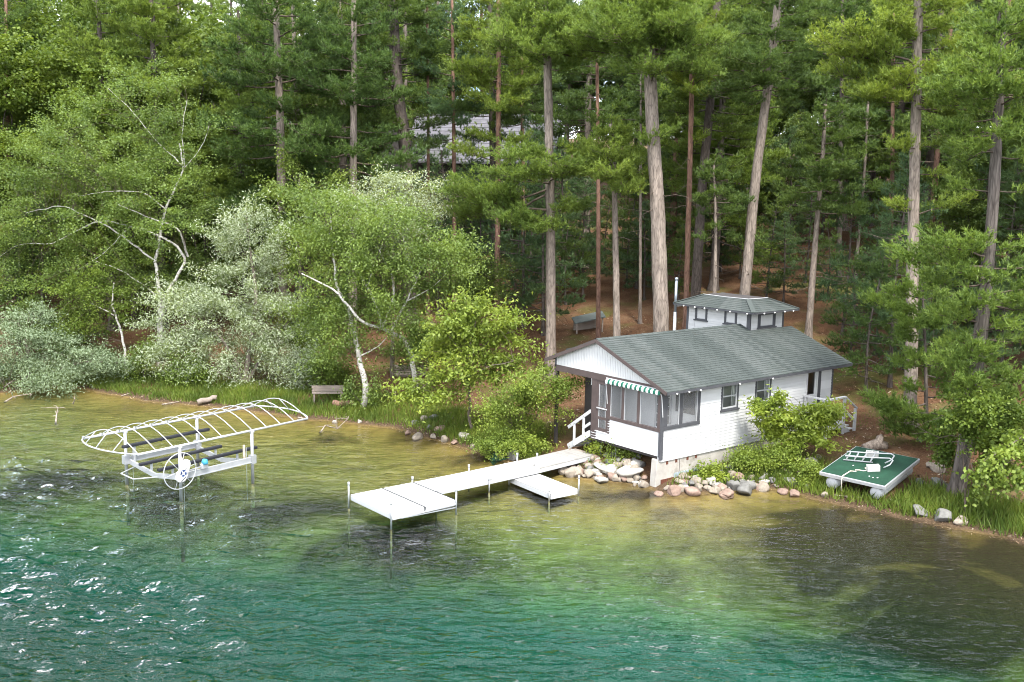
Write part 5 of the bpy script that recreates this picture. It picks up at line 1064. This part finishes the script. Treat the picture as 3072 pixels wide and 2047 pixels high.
bushes = [('low bright green bush against the concrete foundation', 1628,1092,28,18,35.2,'leaf_lime',(.085,.055),60), ('leafy green weeds filling the gap between foundation and boulders', 1722,1066,48,24,35.8,'leaf_fresh',(.07,.04),110), ('feathery green bush in front of the lime bush', 1772,1048,46,32,36.0,'leaf_fresh',(.06,.03),90),
          ('small weed clump under the porch rocks', 1440,1050,36,20,36.4,'leaf_fresh',(.06,.035),34), ('small bright weed clump beside the dock end', 1372,1040,20,22,37.2,'leaf_lime',(.06,.035),26), ('low green bush between boulders and the raft', 1850,1085,38,28,34.9,'leaf_fresh',(.065,.035),60),
          ('low bright bush at the foot of the silver willow', 425,850,40,32,49.5,'leaf_fresh',(.08,.05),60), ('yellow-green bush between the two willows', 330,825,30,40,51,'leaf_fresh',(.08,.05),50), ('dense green undergrowth below the tall soft bush', 1150,1015,60,26,38.4,'leaf_fresh',(.06,.04),90),
          ('dark leafy thicket around the rough leaning trunk', 2270,930,80,60,33.8,'leaf_maple',(.085,.06),110), ('dark vine thicket right of the rough leaning trunk', 2300,1030,60,50,32.6,'leaf_maple',(.09,.065),60), ('dark green thicket left of the rough leaning trunk', 2170,1020,36,50,33.4,'leaf_maple',(.08,.06),36),
          ('leafy vine tangle hiding the middle of the rough leaning trunk', 2232,935,42,70,31.3,'leaf_maple',(.085,.065),70), ('low shaded bushes under the leaning birch', 760,855,55,34,48,'leaf_maple',(.09,.05),80), ('soft willow suckers between the silver willow and the bench', 690,840,42,60,48.5,'leaf_willow',(.11,.03),90), ('leafy thicket behind the wood stack', 965,790,75,50,51,'leaf_maple',(.09,.055),120), ('shaded thicket behind the low blue-grey willow', 150,760,110,60,56,'leaf_dark',(.09,.06),130), ('shaded thicket behind the silver willow', 420,660,80,90,58,'leaf_dark',(.09,.06),140), ('dark thicket between willow and leaning birch', 700,760,70,70,50.5,'leaf_maple',(.09,.05),120),
          ('dark leafy undergrowth behind the young light green tree', 1090,640,70,60,52,'leaf_dark',(.09,.06),120)]
for i, (lab, x, y, rx, ry, d, mt, lf, nc) in enumerate(bushes):
    c = at(x, y + ry, d); b = Vector((c.x, c.y, tz(c.x, c.y)))
    broadleaf('bush', lab, b, [([np.array(b), np.array(at(x, y, d))], .02, .008), ([np.array(b), np.array(at(x - rx * .5, y, d))], .015, .006), ([np.array(b), np.array(at(x + rx * .5, y, d))], .015, .006)], [blob_px(x, y, rx, ry, d, min(1.2, rx * K / F * d * .8))], nc, 60, lf, 'twig', mt, 200 + i, cat='shrub', sig=(.22, .22, .15) if d < 40 else (.4, .4, .3), shell=.25)
d = 30.5; b = Vector((17.0, 30.6, tz(17.0, 30.6)))
broadleaf('basswood', 'basswood with large pale green leaves hanging over the shore grass', b, [([np.array(b) - [0, 0, .2]] + pl([(2400,1000),(2390,950)], d, 0, 0)[0], .07, .02), pl([(2395,1000),(2330,1050),(2270,1110)], d, .03, .008), pl([(2395,980),(2340,1010),(2260,1060)], d, .03, .008)],
    [blob_px(2310,1085,50,36,d), blob_px(2265,1115,24,32,d), blob_px(2360,1060,60,50,d), blob_px(2360,1010,60,30,d)], 110, 22, (.105, .085), 'bark_grey', 'leaf_fresh', 111, droop=.7, up=.5, sig=(.22, .22, .16))
# broad-leaved crowns of the far left and a few in the wood
def proto_leaf(seed, mat, label, group, h=17):
    rng = np.random.default_rng(seed); bl = [(np.array([rng.normal(0, 1.6), rng.normal(0, 1.6), z]), np.array([2.6, 2.6, 1.7]) * rng.uniform(.7, 1.15)) for z in np.linspace(h * .35, h * .92, 8)]
    return broadleaf('maple', label, (0, 0, 0), [([(0, 0, -.3), (.1, .1, h * .4), (.2, -.1, h * .85)], .2, .04)] + [([(0, 0, h * .3), tuple(bb_[0])], .06, .02) for bb_ in bl], bl, 300, 62, (.16, .13), 'bark_dark', mat, seed, sig=(.55, .55, .28))
GM = 'broad-leaved trees in the wood'; LM = 'broad-leaved tree with a full green crown among the pines of the wood'
PM = [proto_leaf(301, 'leaf_maple', LM, GM), proto_leaf(302, 'leaf_dark', LM, GM)]
for o in PM: o['group'] = GM
PM[1]['label'] = 'dark shaded broad-leaved tree among the pines of the wood'
for (q, y, s, k) in ((300,63,.95,0),(420,68,1.1,0),(200,64,1.0,0),(40,66,1.05,0),(150,70,1.15,0),(250,74,1.25,0),(-40,62,1.0,0),(90,60,.7,0),(340,72,1.1,1),(560,74,1.1,1),(1000,98,1.15,1),(1180,100,1.15,0),(1330,96,1.1,1),(1480,100,1.1,0),(1700,92,1.0,1),(1820,84,.9,1),(2000,86,1.0,1),(2200,64,.8,1),(2320,56,.75,1),(1880,74,.6,1),(1760,72,.55,1),(1600,76,.6,1),(30,56,.5,1),(470,62,.6,1),(620,64,.7,1),(2250,48,.5,1)):
    x = (q * K - 1536) / F * y; place(PM, k, x, y, R.uniform(0, 6.28), s)
# ------------------------------------------------------------------ far house in the wood
HX, HY = -2.2, 82.0
hz = tz(HX, HY)
FH = thing('house', 'dark walled house with a pale grey roof half hidden in the wood', 'house', (HX, HY, hz), math.radians(-8))
RZ_ = at(1100, 262, HY).z - hz; EZ_ = at(1100, 372, HY - 4).z - hz
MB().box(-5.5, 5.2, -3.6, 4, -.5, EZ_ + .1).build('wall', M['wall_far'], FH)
rf = MB(); rf.add([(-6, -4.2, EZ_), (5.8, -4.2, EZ_), (5.8, .3, RZ_), (-6, .3, RZ_), (-6, 4.6, EZ_), (5.8, 4.6, EZ_), (-6, -4.2, EZ_ - .15), (5.8, -4.2, EZ_ - .15), (5.8, .3, RZ_ - .15), (-6, .3, RZ_ - .15), (-6, 4.6, EZ_ - .15), (5.8, 4.6, EZ_ - .15)],
    [(0,1,2,3),(3,2,5,4),(6,9,8,7),(9,10,11,8),(0,6,7,1),(4,5,11,10),(0,3,9,6),(3,4,10,9),(1,7,8,2),(2,8,11,5)]); RFH = rf.build('roof', M['roof_far'], FH)
for i in range(12):
    t = (i + .5) / 12; MB().box(-5.98, 5.78, -4.2 + 4.5 * t - .02, -4.2 + 4.5 * t + .02, EZ_ + (RZ_ - EZ_) * t + .0, EZ_ + (RZ_ - EZ_) * t + .03).build('roof_seam', M['roof_far'], RFH)
gx0 = -6.6
gz = at(965, 280, HY - 4).z - hz
MB().add([(gx0 - 1.1, -5, gz - 1.0), (gx0, -5, gz), (gx0 + 1.3, -5, gz - 1.0), (gx0 - 1.1, -1, gz - 1.0), (gx0, -1, gz), (gx0 + 1.3, -1, gz - 1.0)], [(0,1,4,3),(1,2,5,4),(0,3,5,2)]).build('dormer_roof', M['roof_far'], FH)
MB().add([(gx0 - .9, -4.8, gz - 1.1), (gx0, -4.8, gz - .2), (gx0 + 1.1, -4.8, gz - 1.1), (gx0 - .9, -4.8, -.3), (gx0 + 1.1, -4.8, -.3), (gx0 - .9, -1, gz - 1.1), (gx0 + 1.1, -1, gz - 1.1), (gx0 - .9, -1, -.3), (gx0 + 1.1, -1, -.3)], [(0,2,1),(3,4,2,0),(4,8,6,2),(3,0,5,7)]).build('dormer_wall', M['wall_far'], FH)
for x in (-4.6, -3.0, -1.2, .6, 2.4, 4.0):
    for z0 in (.9, 3.5):
        w = MB().box(x - .5, x + .5, -3.66, -3.605, z0, z0 + 1.3).build('window', M['trim_dark'], FH); MB().box(x - .43, x + .43, -3.68, -3.661, z0 + .07, z0 + 1.23).build('pane', M['glass'], w)
MB().box(-5.5, 5.2, -5.2, -3.61, 2.75, 2.9).build('porch_deck', M['old_wood'], FH)
for x in (-5.3, -2.6, 0, 2.6, 5.0): MB().box(x - .08, x + .08, -5.15, -5.0, -.5, 2.75).build('porch_post', M['wall_far'], FH)
# little lean-to behind the cottage
p = gnd(1352, 762); LT = thing('lean_to', 'small grey roofed lean-to shed under the pines', 'shed', p, .1)
MB().add([(-.9, -.5, .55), (.9, -.5, .95), (.9, .7, 1.15), (-.9, .7, .75), (-.9, -.5, .49), (.9, -.5, .89), (.9, .7, 1.09), (-.9, .7, .69)], [(0,1,2,3),(7,6,5,4),(0,4,5,1),(1,5,6,2),(2,6,7,3),(3,7,4,0)]).build('roof', M['shed_roof'], LT)
MB().box(-.8, .8, .5, .6, 0, .66).build('back_panel', M['old_wood'], LT)
for x in (-.75, .75): MB().box(x - .04, x + .04, -.4, -.32, -.1, .50 if x < 0 else .86).build('post', M['old_wood'], LT)
# ------------------------------------------------------------------ shore things
p = gnd(753, 925); BN = thing('bench', 'weathered grey plank bench standing on the grass bank', 'bench', p, math.radians(8))
MB().box(-.72, .72, -.16, .16, .44, .49).build('seat', M['old_wood'], BN); MB().box(-.74, .74, .14, .18, .50, .78).build('backrest', M['old_wood'], BN)
for x in (-.62, .62): MB().beam((x, -.14, .0), (x, -.1, .44), .06, .06).build('leg', M['old_wood'], BN); MB().beam((x, .24, -.02), (x, .14, .76), .06, .06).build('leg', M['old_wood'], BN)
def log(name, label, a, b, r0, r1, mat='deadwood', cat='log', group=None, k=8):
    a = Vector(a); b = Vector(b); m = MB(); n = 5; rn = random.Random(int(a.x * 100)); pts = [a.lerp(b, i / n) + Vector((rn.uniform(-1, 1), rn.uniform(-1, 1), rn.uniform(-.5, .5))) * r0 * .5 for i in range(n + 1)]
    o = m.tube([p_ - a for p_ in pts], [r0 + (r1 - r0) * i / n for i in range(n + 1)], k).build(name, M[mat], None, True); o.location = a; return tag(o, label, cat, group)
wp = gnd(942, 868)
wl = [(i, j) for j in range(5) for i in range(3)]
for (i, j) in wl:
    log('firewood_log', 'pale split pole in the low wood stack behind the light green tree', wp + Vector((-.95 + R.uniform(-.12, .12), i * .26 + R.uniform(-.03, .03), .06 + j * .115)), wp + Vector((.75 + R.uniform(-.2, .2), i * .26 + .06 + R.uniform(-.03, .03), .07 + j * .115 + R.uniform(0, .03))), .055, .045, 'pale_wood' if (i + j) % 3 else 'old_wood', 'firewood', 'poles in the wood stack')
q_ = gnd(790, 935); log('drift_log', 'short brown rotten log on the grass beside the leaning birch', q_ + Vector((-.5, 0, .16)), q_ + Vector((.45, .1, .18)), .17, .14, 'bark_red')
q_ = gnd(470, 930); log('drift_log', 'cut stump end lying at the bank behind the boat lift canopy', q_ + Vector((-.25, -.1, .15)), q_ + Vector((.5, .3, .3)), .13, .12, 'old_wood')
for (x0, y0, x1, y1, r, lab) in ((280,912,300,906,.03,'bleached stick lying on the left bank litter'), (372,932,412,926,.035,'bleached stick at the water edge left of the lift'), (555,930,600,938,.04,'pale stick on the bank behind the canopy hoops'), (686,962,705,968,.05,'pale driftwood stick where the bank meets the lift'), (2510/K*1.0-1, 1, 2, 2, .0, ''), (1918,1141,1982,1148,.028,'bleached forked stick on the litter below the raft'), (1945,1146,1975,1139,.02,'thin bleached twig on the litter below the raft'), (2040,1150,2100,1158,.03,'weathered stick in the grass below the raft')):
    if r == 0: continue
    a, b_ = gnd(x0, y0), gnd(x1, y1); log('driftwood_stick', lab, a + Vector((0, 0, .04)), b_ + Vector((0, 0, .06)), r, r * .5, 'deadwood', 'stick')
def snag(label, px, d0, r, seed, h=.0):
    rng = np.random.default_rng(seed); tb = Tub(); P = [np.array(onz(x, y, z)) for x, y, z in px]; off = P[0].copy(); P = [q - off for q in P]; tb.add(np.stack(P), np.linspace(r, r * .3, len(P)), 6)
    for i in range(1, len(P)):
        for _ in range(3):
            e = P[i] + rng.normal(0, .22, 3) + [0, 0, .12]; tb.add(np.stack([P[i], (P[i] + e) / 2 + rng.normal(0, .04, 3), e]), [r * .45, r * .3, r * .1], 4)
    o = link('fallen_branch', tb.mesh('fallen_branch'), M['deadwood'], None, True); o.location = tuple(off); tag(o, label, 'branch')
snag('pale dead branch sticking out of the shallows on the left', [(128,975,-.1),(130,955,.05),(133,938,.25)], 0, .05, 1); snag('small forked pale branch in the shallows near the left bank', [(168,928,-.05),(172,918,.2)], 0, .04, 2)
snag('tangled dead branch lying in the shallows by the lift canopy', [(735,995,-.1),(748,978,.12),(775,985,.1),(800,962,.35)], 0, .045, 3); snag('bare dead twigs at the water edge under the low willow', [(10,925,-.05),(30,912,.1),(70,905,.3)], 0, .05, 4)
st_ = gnd(2010, 1035); SN = thing('rotten_stump', 'old split grey stump lying behind the raft', 'stump', st_, .3)
MB().tube([(-.5, 0, .12), (0, .05, .2), (.5, 0, .14)], [.16, .22, .17], 9).build('trunk', M['bark_grey'], SN, True); MB().tube([(.1, .0, .1), (.25, .05, .5), (.35, .1, .55)], [.2, .14, .05], 8).build('root', M['bark_grey'], SN, True)
for (x, y, lab) in ((908, 930, 'thin pale stake standing in the grass left of the light green tree'),):
    g_ = gnd(x, y); tag(MB().tube([(0, 0, -.1), (0, 0, .75)], .018, 6).build('stake', M['pale_wood']), lab, 'stake').location = g_
# green mat sliding into the water
m0, m1, m2, m3 = onz(1115, 1036, .22), onz(1150, 1034, .24), onz(1185, 1062, -.05), onz(1132, 1070, -.12)
mm = MB(); nn_ = 8
for i in range(nn_ + 1):
    t = i / nn_; a = m0.lerp(m3, t); b_ = m1.lerp(m2, t); w_ = .03 * math.sin(t * 6)
    mm.v += [(a.x, a.y, a.z + w_ + .03), (b_.x, b_.y, b_.z + .03 - w_), (a.x, a.y, a.z + w_), (b_.x, b_.y, b_.z - w_)]
for i in range(nn_): k = i * 4; mm.f += [(k, k+1, k+5, k+4), (k+2, k+6, k+7, k+3), (k, k+4, k+6, k+2), (k+1, k+3, k+7, k+5)]
tag(mm.build('floor_mat', M['mat_green']), 'dark green carpet mat sliding into the water beside the dock', 'mat')
# ------------------------------------------------------------------ stones
import bmesh
ROCKS = {}
for mi, mn in enumerate(('stone_tan', 'stone_grey', 'stone_red', 'stone_pale')):
    for k in range(4):
        bmh = bmesh.new(); bmesh.ops.create_icosphere(bmh, subdivisions=3, radius=1.0); rs = Vector((k * 7.3 + mi * 3.1, k * 2.2, 5.5)); rq = random.Random(k + mi * 10)
        cuts = [(Vector((rq.gauss(0, 1), rq.gauss(0, 1), rq.gauss(0, 1))).normalized(), rq.uniform(.48, .84)) for _ in range(9)]
        for v in bmh.verts:
            p_ = v.co.copy()
            for n_, c_ in cuts:
                s_ = p_.dot(n_) - c_
                if s_ > 0: p_ -= n_ * s_ * .96
            p_ *= 1 + .12 * mnoise.noise(v.co * 1.4 + rs) + .035 * mnoise.noise(v.co * 5 + rs); v.co = p_
        me = bpy.data.meshes.new('boulder'); bmh.to_mesh(me); bmh.free(); me.materials.append(M[mn]); me.polygons.foreach_set('use_smooth', np.ones(len(me.polygons), dtype=bool)); ROCKS[(mn, k)] = me
GR = 'boulders along the cottage shore'
LABR = {'stone_tan': 'tan rounded boulder among the shore rocks', 'stone_grey': 'grey rounded boulder among the shore rocks', 'stone_red': 'reddish boulder among the shore rocks', 'stone_pale': 'pale whitish boulder among the shore rocks'}
nrock = 0
def rock(x, y, r, mn, sx=1.0, sz=.75, sink=.30, rz=None, lab=None):     # x, y photo px of its middle; r its half-width in photo px
    global nrock
    g_ = gnd(x, y + r * .55); rr_ = r * K / F * g_.y; o = bpy.data.objects.new('boulder', ROCKS[(mn, nrock % 4)]); nrock += 1; col.objects.link(o)
    o.location = (g_.x, g_.y, max(g_.z, -.12) + rr_ * sz * (1 - sink) * .8); rr_ *= 1.22; o.scale = (rr_ * sx, rr_ * R.uniform(.85, 1.1), rr_ * sz * R.uniform(.9, 1.15)); o.rotation_euler = (R.uniform(-.25, .25), R.uniform(-.25, .25), R.uniform(0, 6.28) if rz is None else rz)
    tag(o, lab or LABR[mn], 'boulder', None if lab else GR); return o
T_, G_, D_, P_ = 'stone_tan', 'stone_grey', 'stone_red', 'stone_pale'
def z1(x, y): return ((1600 + x * .26786) / K, (1080 + y * .26786) / K)
def z2(x, y): return ((2100 + x * .3125) / K, (1050 + y * .3125) / K)
def z6(x, y): return ((2400 + x * .2856) / K, (1280 + y * .2856) / K)
def z5(x, y): return ((800 + x * .43519) / K, (700 + y * .43519) / K)
s1, s2, s6, s5 = .26786 / K, .3125 / K, .2856 / K, .43519 / K
for (x, y, r, mn, *e) in [(340,1240,58,T_),(425,1250,50,T_),(505,1275,52,T_),(440,1195,36,D_),(355,1195,36,G_),(630,1185,50,T_),(720,1120,45,P_),(880,1230,78,P_),(670,1115,32,T_),(730,1040,36,G_),(815,1060,36,P_),(1030,1130,46,G_),(950,1120,36,G_),(1150,1310,50,T_),(1000,1290,40,D_),(1080,1340,42,T_),(1210,1160,55,G_),(970,1335,32,T_),(660,1262,32,T_),(1230,1380,58,T_),(1240,1310,36,D_),(1040,1235,70,P_),(1140,1220,70,T_),(1130,1120,40,G_),(900,1060,36,G_),(1180,1075,36,G_),(840,1150,44,G_),(760,1230,40,T_),(570,1250,34,G_),(920,1300,36,G_),
    (1400,1490,50,D_),(1570,1455,72,D_),(1500,1430,40,T_),(1650,1440,56,T_),(1790,1450,84,D_),(1770,1380,46,G_),(1850,1410,45,T_),(1920,1365,42,D_),(1820,1310,42,P_),(1950,1430,42,T_),(2020,1465,46,T_),(2130,1435,60,T_),(2160,1500,70,D_),(2220,1390,60,G_),(2070,1395,40,P_),(1700,1400,40,G_),(2150,1350,40,T_),(1870,1345,34,T_)]: a_, b_ = z1(x, y); rock(a_, b_, r * s1, mn)
a_, b_ = z1(795, 1165); rock(a_, b_, 100 * s1, P_, 1.2, .38, .3, -.6, 'long pale broken slab lying on the rocks under the porch'); a_, b_ = z1(1085, 1215); rock(a_, b_, 120 * s1, P_, 1.15, .5, .3, -.3, 'largest pale slab boulder under the porch')
for (x, y, r, mn) in [(340,1300,72,G_),(430,1332,78,G_),(350,1210,62,D_),(600,1315,56,T_),(45,1280,40,T_),(130,1345,40,T_),(220,1325,56,D_),(250,1375,66,D_),(790,1350,46,D_),(870,1255,60,G_),(960,1165,58,T_),(1040,1075,84,G_),(1100,1190,44,T_),(850,1170,30,P_),(810,1160,42,T_),(900,1378,50,D_),(1200,1388,36,T_),(150,1215,30,P_),(690,1250,40,G_),(520,1300,40,T_),(280,1130,55,G_),(300,1190,50,T_),(180,1170,40,G_),(80,1330,34,T_),(1130,1030,36,T_)]: a_, b_ = z2(x, y); rock(a_, b_, r * s2, mn)
for (x, y, r, mn, lab) in [(1440,430,72,T_,'round tan boulder on the needles right of the raft'),(1370,400,50,T_,'small tan boulder touching the round one right of the raft'),(1260,575,55,G_,'half sunk grey stone in the grass beside the rough trunk'),(1255,880,84,G_,'flat grey boulder at the water edge below the raft'),(1500,925,98,G_,'large rounded grey boulder standing at the water edge'),(1680,980,70,T_,'flat pale stone at the water edge right of the large grey boulder'),(1265,125,46,G_,'pointed grey stone on the bare ground behind the raft')]: a_, b_ = z6(x, y); rock(a_, b_, r * s6, mn, lab=lab)
a_, b_ = z6(1460, 575); rock(a_, b_, 100 * s6, G_, 1.0, .5, .2, .2, 'broad flat topped grey stone against the rough trunk')
for (x, y, r, mn) in [(975,1375,24,D_),(1040,1400,38,T_),(1120,1335,26,G_),(1190,1340,36,D_),(1085,1275,32,T_),(1150,1265,30,G_),(1360,1390,34,P_),(1225,1420,32,T_),(1020,1305,28,G_),(1700,1530,46,G_),(1620,1530,30,D_),(1560,1500,26,T_),(1480,1480,24,D_),(1420,1465,24,T_),(1290,1440,24,D_),(640,1295,16,P_),(470,1300,16,P_),(1150,1400,24,T_)]: a_, b_ = z5(x, y); rock(a_, b_, r * s5, mn)
for i in range(120):      # small riprap stones between the big ones
    x = R.uniform(1300, 1480) if i < 75 else R.uniform(1560, 1860); y = (1040 + (x - 1300) * .16 + R.uniform(0, 48)) if i < 75 else 1092 + R.uniform(0, 36)
    if x > 1700: y = 1100 + R.uniform(-10, 30)
    rock(x, y, R.choice((5, 6, 7, 8, 10, 13)) * R.uniform(.85, 1.1), R.choice((T_, T_, G_, D_, P_)), R.uniform(.8, 1.5), R.uniform(.55, .95), R.uniform(.05, .5))
# ------------------------------------------------------------------ grass and ground cover
def scatter(n, xr, yr, dens, seed):
    r = np.random.default_rng(seed); x = r.uniform(*xr, n); y = r.uniform(*yr, n); d_ = shore_dist(x, y); nz = bumps(x * 2.3 + 5, y * 2.3) * 1.6 + .5
    k = r.uniform(0, 1, n) < dens(x, y, d_, nz); x, y = x[k], y[k]; return x, y, terrain(x, y), d_[k], r
def lx(x, y): dx, dy = x - 5.297, y - 34.43; return dx * math.cos(YAW) + dy * math.sin(YAW), -dx * math.sin(YAW) + dy * math.cos(YAW)
def clear(x, y):
    u, v = lx(x, y); c = ((u > -6.3) & (u < .15) & (v > -.2) & (v < 10.5)); q = np.array(RM.inverted()); a_ = q[0, 0] * x + q[0, 1] * y + q[0, 3] + q[0, 2] * .9; b_ = q[1, 0] * x + q[1, 1] * y + q[1, 3] + q[1, 2] * .9; c |= (np.abs(a_) < RW / 2 + .03) & (b_ > -RD / 2 + .45) & (b_ < RD / 2 + .05); c |= ((u > -5.3) & (u < -3.4) & (v > -1.2) & (v < 12)); return np.where(c, 0.0, 1.0)
def dgrass(x, y, d_, nz):
    strip = np.clip((d_ - .25) / .5, 0, 1) * np.clip((4.4 - d_) / 1.8, 0, 1); strip = np.where(x > 9.5, np.clip((d_ - .22) / .3, 0, 1) * np.clip((3.3 - d_) / 1.2, 0, 1), strip)
    return strip * np.clip(nz * .9 + .35, np.where(x > 7.5, .55, .08), 1) * clear(x, y) * np.where((x > 1.5) & (x < 7.5), .25, 1.0)
def blades(name, x, y, z, h, w, r, mat, lean=.35):
    n = len(x); P = np.stack([x, y, z - .02], 1); a = r.uniform(0, 6.28, n); s_ = np.stack([np.cos(a), np.sin(a), 0 * a], 1) * (w * r.uniform(.6, 1.3, n))[:, None]
    H = h * r.uniform(.45, 1.2, n); tip = P + np.stack([r.normal(0, lean, n) * H, r.normal(0, lean, n) * H, H], 1); mid = (P + tip) / 2 + np.stack([0 * a, 0 * a, H * .08], 1)
    V = np.stack([P - s_ * .5, P + s_ * .5, mid + s_ * .4, tip, mid - s_ * .4], 1).reshape(-1, 3); i = np.arange(n)[:, None] * 5
    return link(name, np_mesh(name, V, np.concatenate([i + np.array([[0, 1, 2, 4]]), i + np.array([[4, 2, 3, 3]])]) if False else (i + np.array([[0, 1, 2, 3, 4]]))), M[mat], None, False, 'stuff')
x, y, z, d_, r = scatter(560000, (-27, 19), (27, 56), dgrass, 1)
g1 = blades('shore_grass', x, y, z, np.where(x > 9.5, .42, .30), .034, r, 'grass'); g1['label'] = 'bright green grass growing along the bank'; g1['category'] = 'grass'
def dthin(x, y, d_, nz): return np.clip((d_ - 2.5) / 2, 0, 1) * np.clip((16 - d_) / 8, 0, 1) * np.clip(nz - .62, 0, 1) * 1.3 * clear(x, y)
x, y, z, d_, r = scatter(200000, (-27, 24), (30, 66), dthin, 2)
g2 = blades('thin_grass', x, y, z, .12, .02, r, 'grass'); g2['label'] = 'thin grass and moss patches on the needle covered ground'; g2['category'] = 'grass'
def dweed(x, y, d_, nz): return np.clip((d_ - .4) / .4, 0, 1) * np.clip((3.0 - d_) / 1.0, 0, 1) * np.clip(.9 - nz, 0, 1) * .5 * clear(x, y)
x, y, z, d_, r = scatter(60000, (-27, 19), (27, 56), dweed, 3)
fw_ = Foli(); k = 3; P = np.repeat(np.stack([x, y, z], 1), k, 0); P[:, :2] += r.normal(0, .05, (len(P), 2)); P[:, 2] += np.abs(r.normal(.09, .07, len(P))); fw_.leaves(P, .075, .045, r, 1.0, .1)
g3 = link('bank_weeds', fw_.mesh('bank_weeds'), M['leaf_fresh'], None, False, 'stuff'); g3['label'] = 'low leafy weeds mixed into the bank grass'; g3['category'] = 'weeds'
def dfl(x, y, d_, nz): return np.clip((d_ - .8) / 2, 0, 1) * np.where(d_ < 22, 1.0, 0) * clear(x, y) * .5
x, y, z, d_, r = scatter(34000, (-22, 22), (31, 66), dfl, 6)
fl3 = Foli(); fl3.leaves(np.stack([x, y, z + .025], 1), .17, .05, r, 1.8, 0); g5 = link('needle_litter', fl3.mesh('needle_litter'), None, None, False, 'stuff'); g5['label'] = 'fallen twigs, cones and dry leaves on the needle covered ground'; g5['category'] = 'litter'
def dlit(x, y, d_, nz): return np.where((d_ > -.15) & (d_ < .7), 1.0, .0) * clear(x, y)
x, y, z, d_, r = scatter(60000, (-27, 18), (28, 53), dlit, 4)
fl2 = Foli(); fl2.leaves(np.stack([x, y, np.maximum(z, .0) + .02], 1), .14, .018, r, 1.6, 0)
def littermat():
    m, t = nmat('shore_litter'); g_ = N(t, 'ShaderNodeNewGeometry'); finish(t, ramp(t, g_.outputs['Random Per Island'], [(0, (.05, .035, .025)), (.45, (.16, .10, .06)), (.8, (.30, .22, .14)), (1, (.46, .40, .32))]), .9); return m
LMT = littermat(); g5.data.materials.append(LMT); g4 = link('shore_litter', fl2.mesh('shore_litter'), LMT, None, False, 'stuff'); g4['label'] = 'brown reeds and twigs washed up along the water edge'; g4['category'] = 'litter'
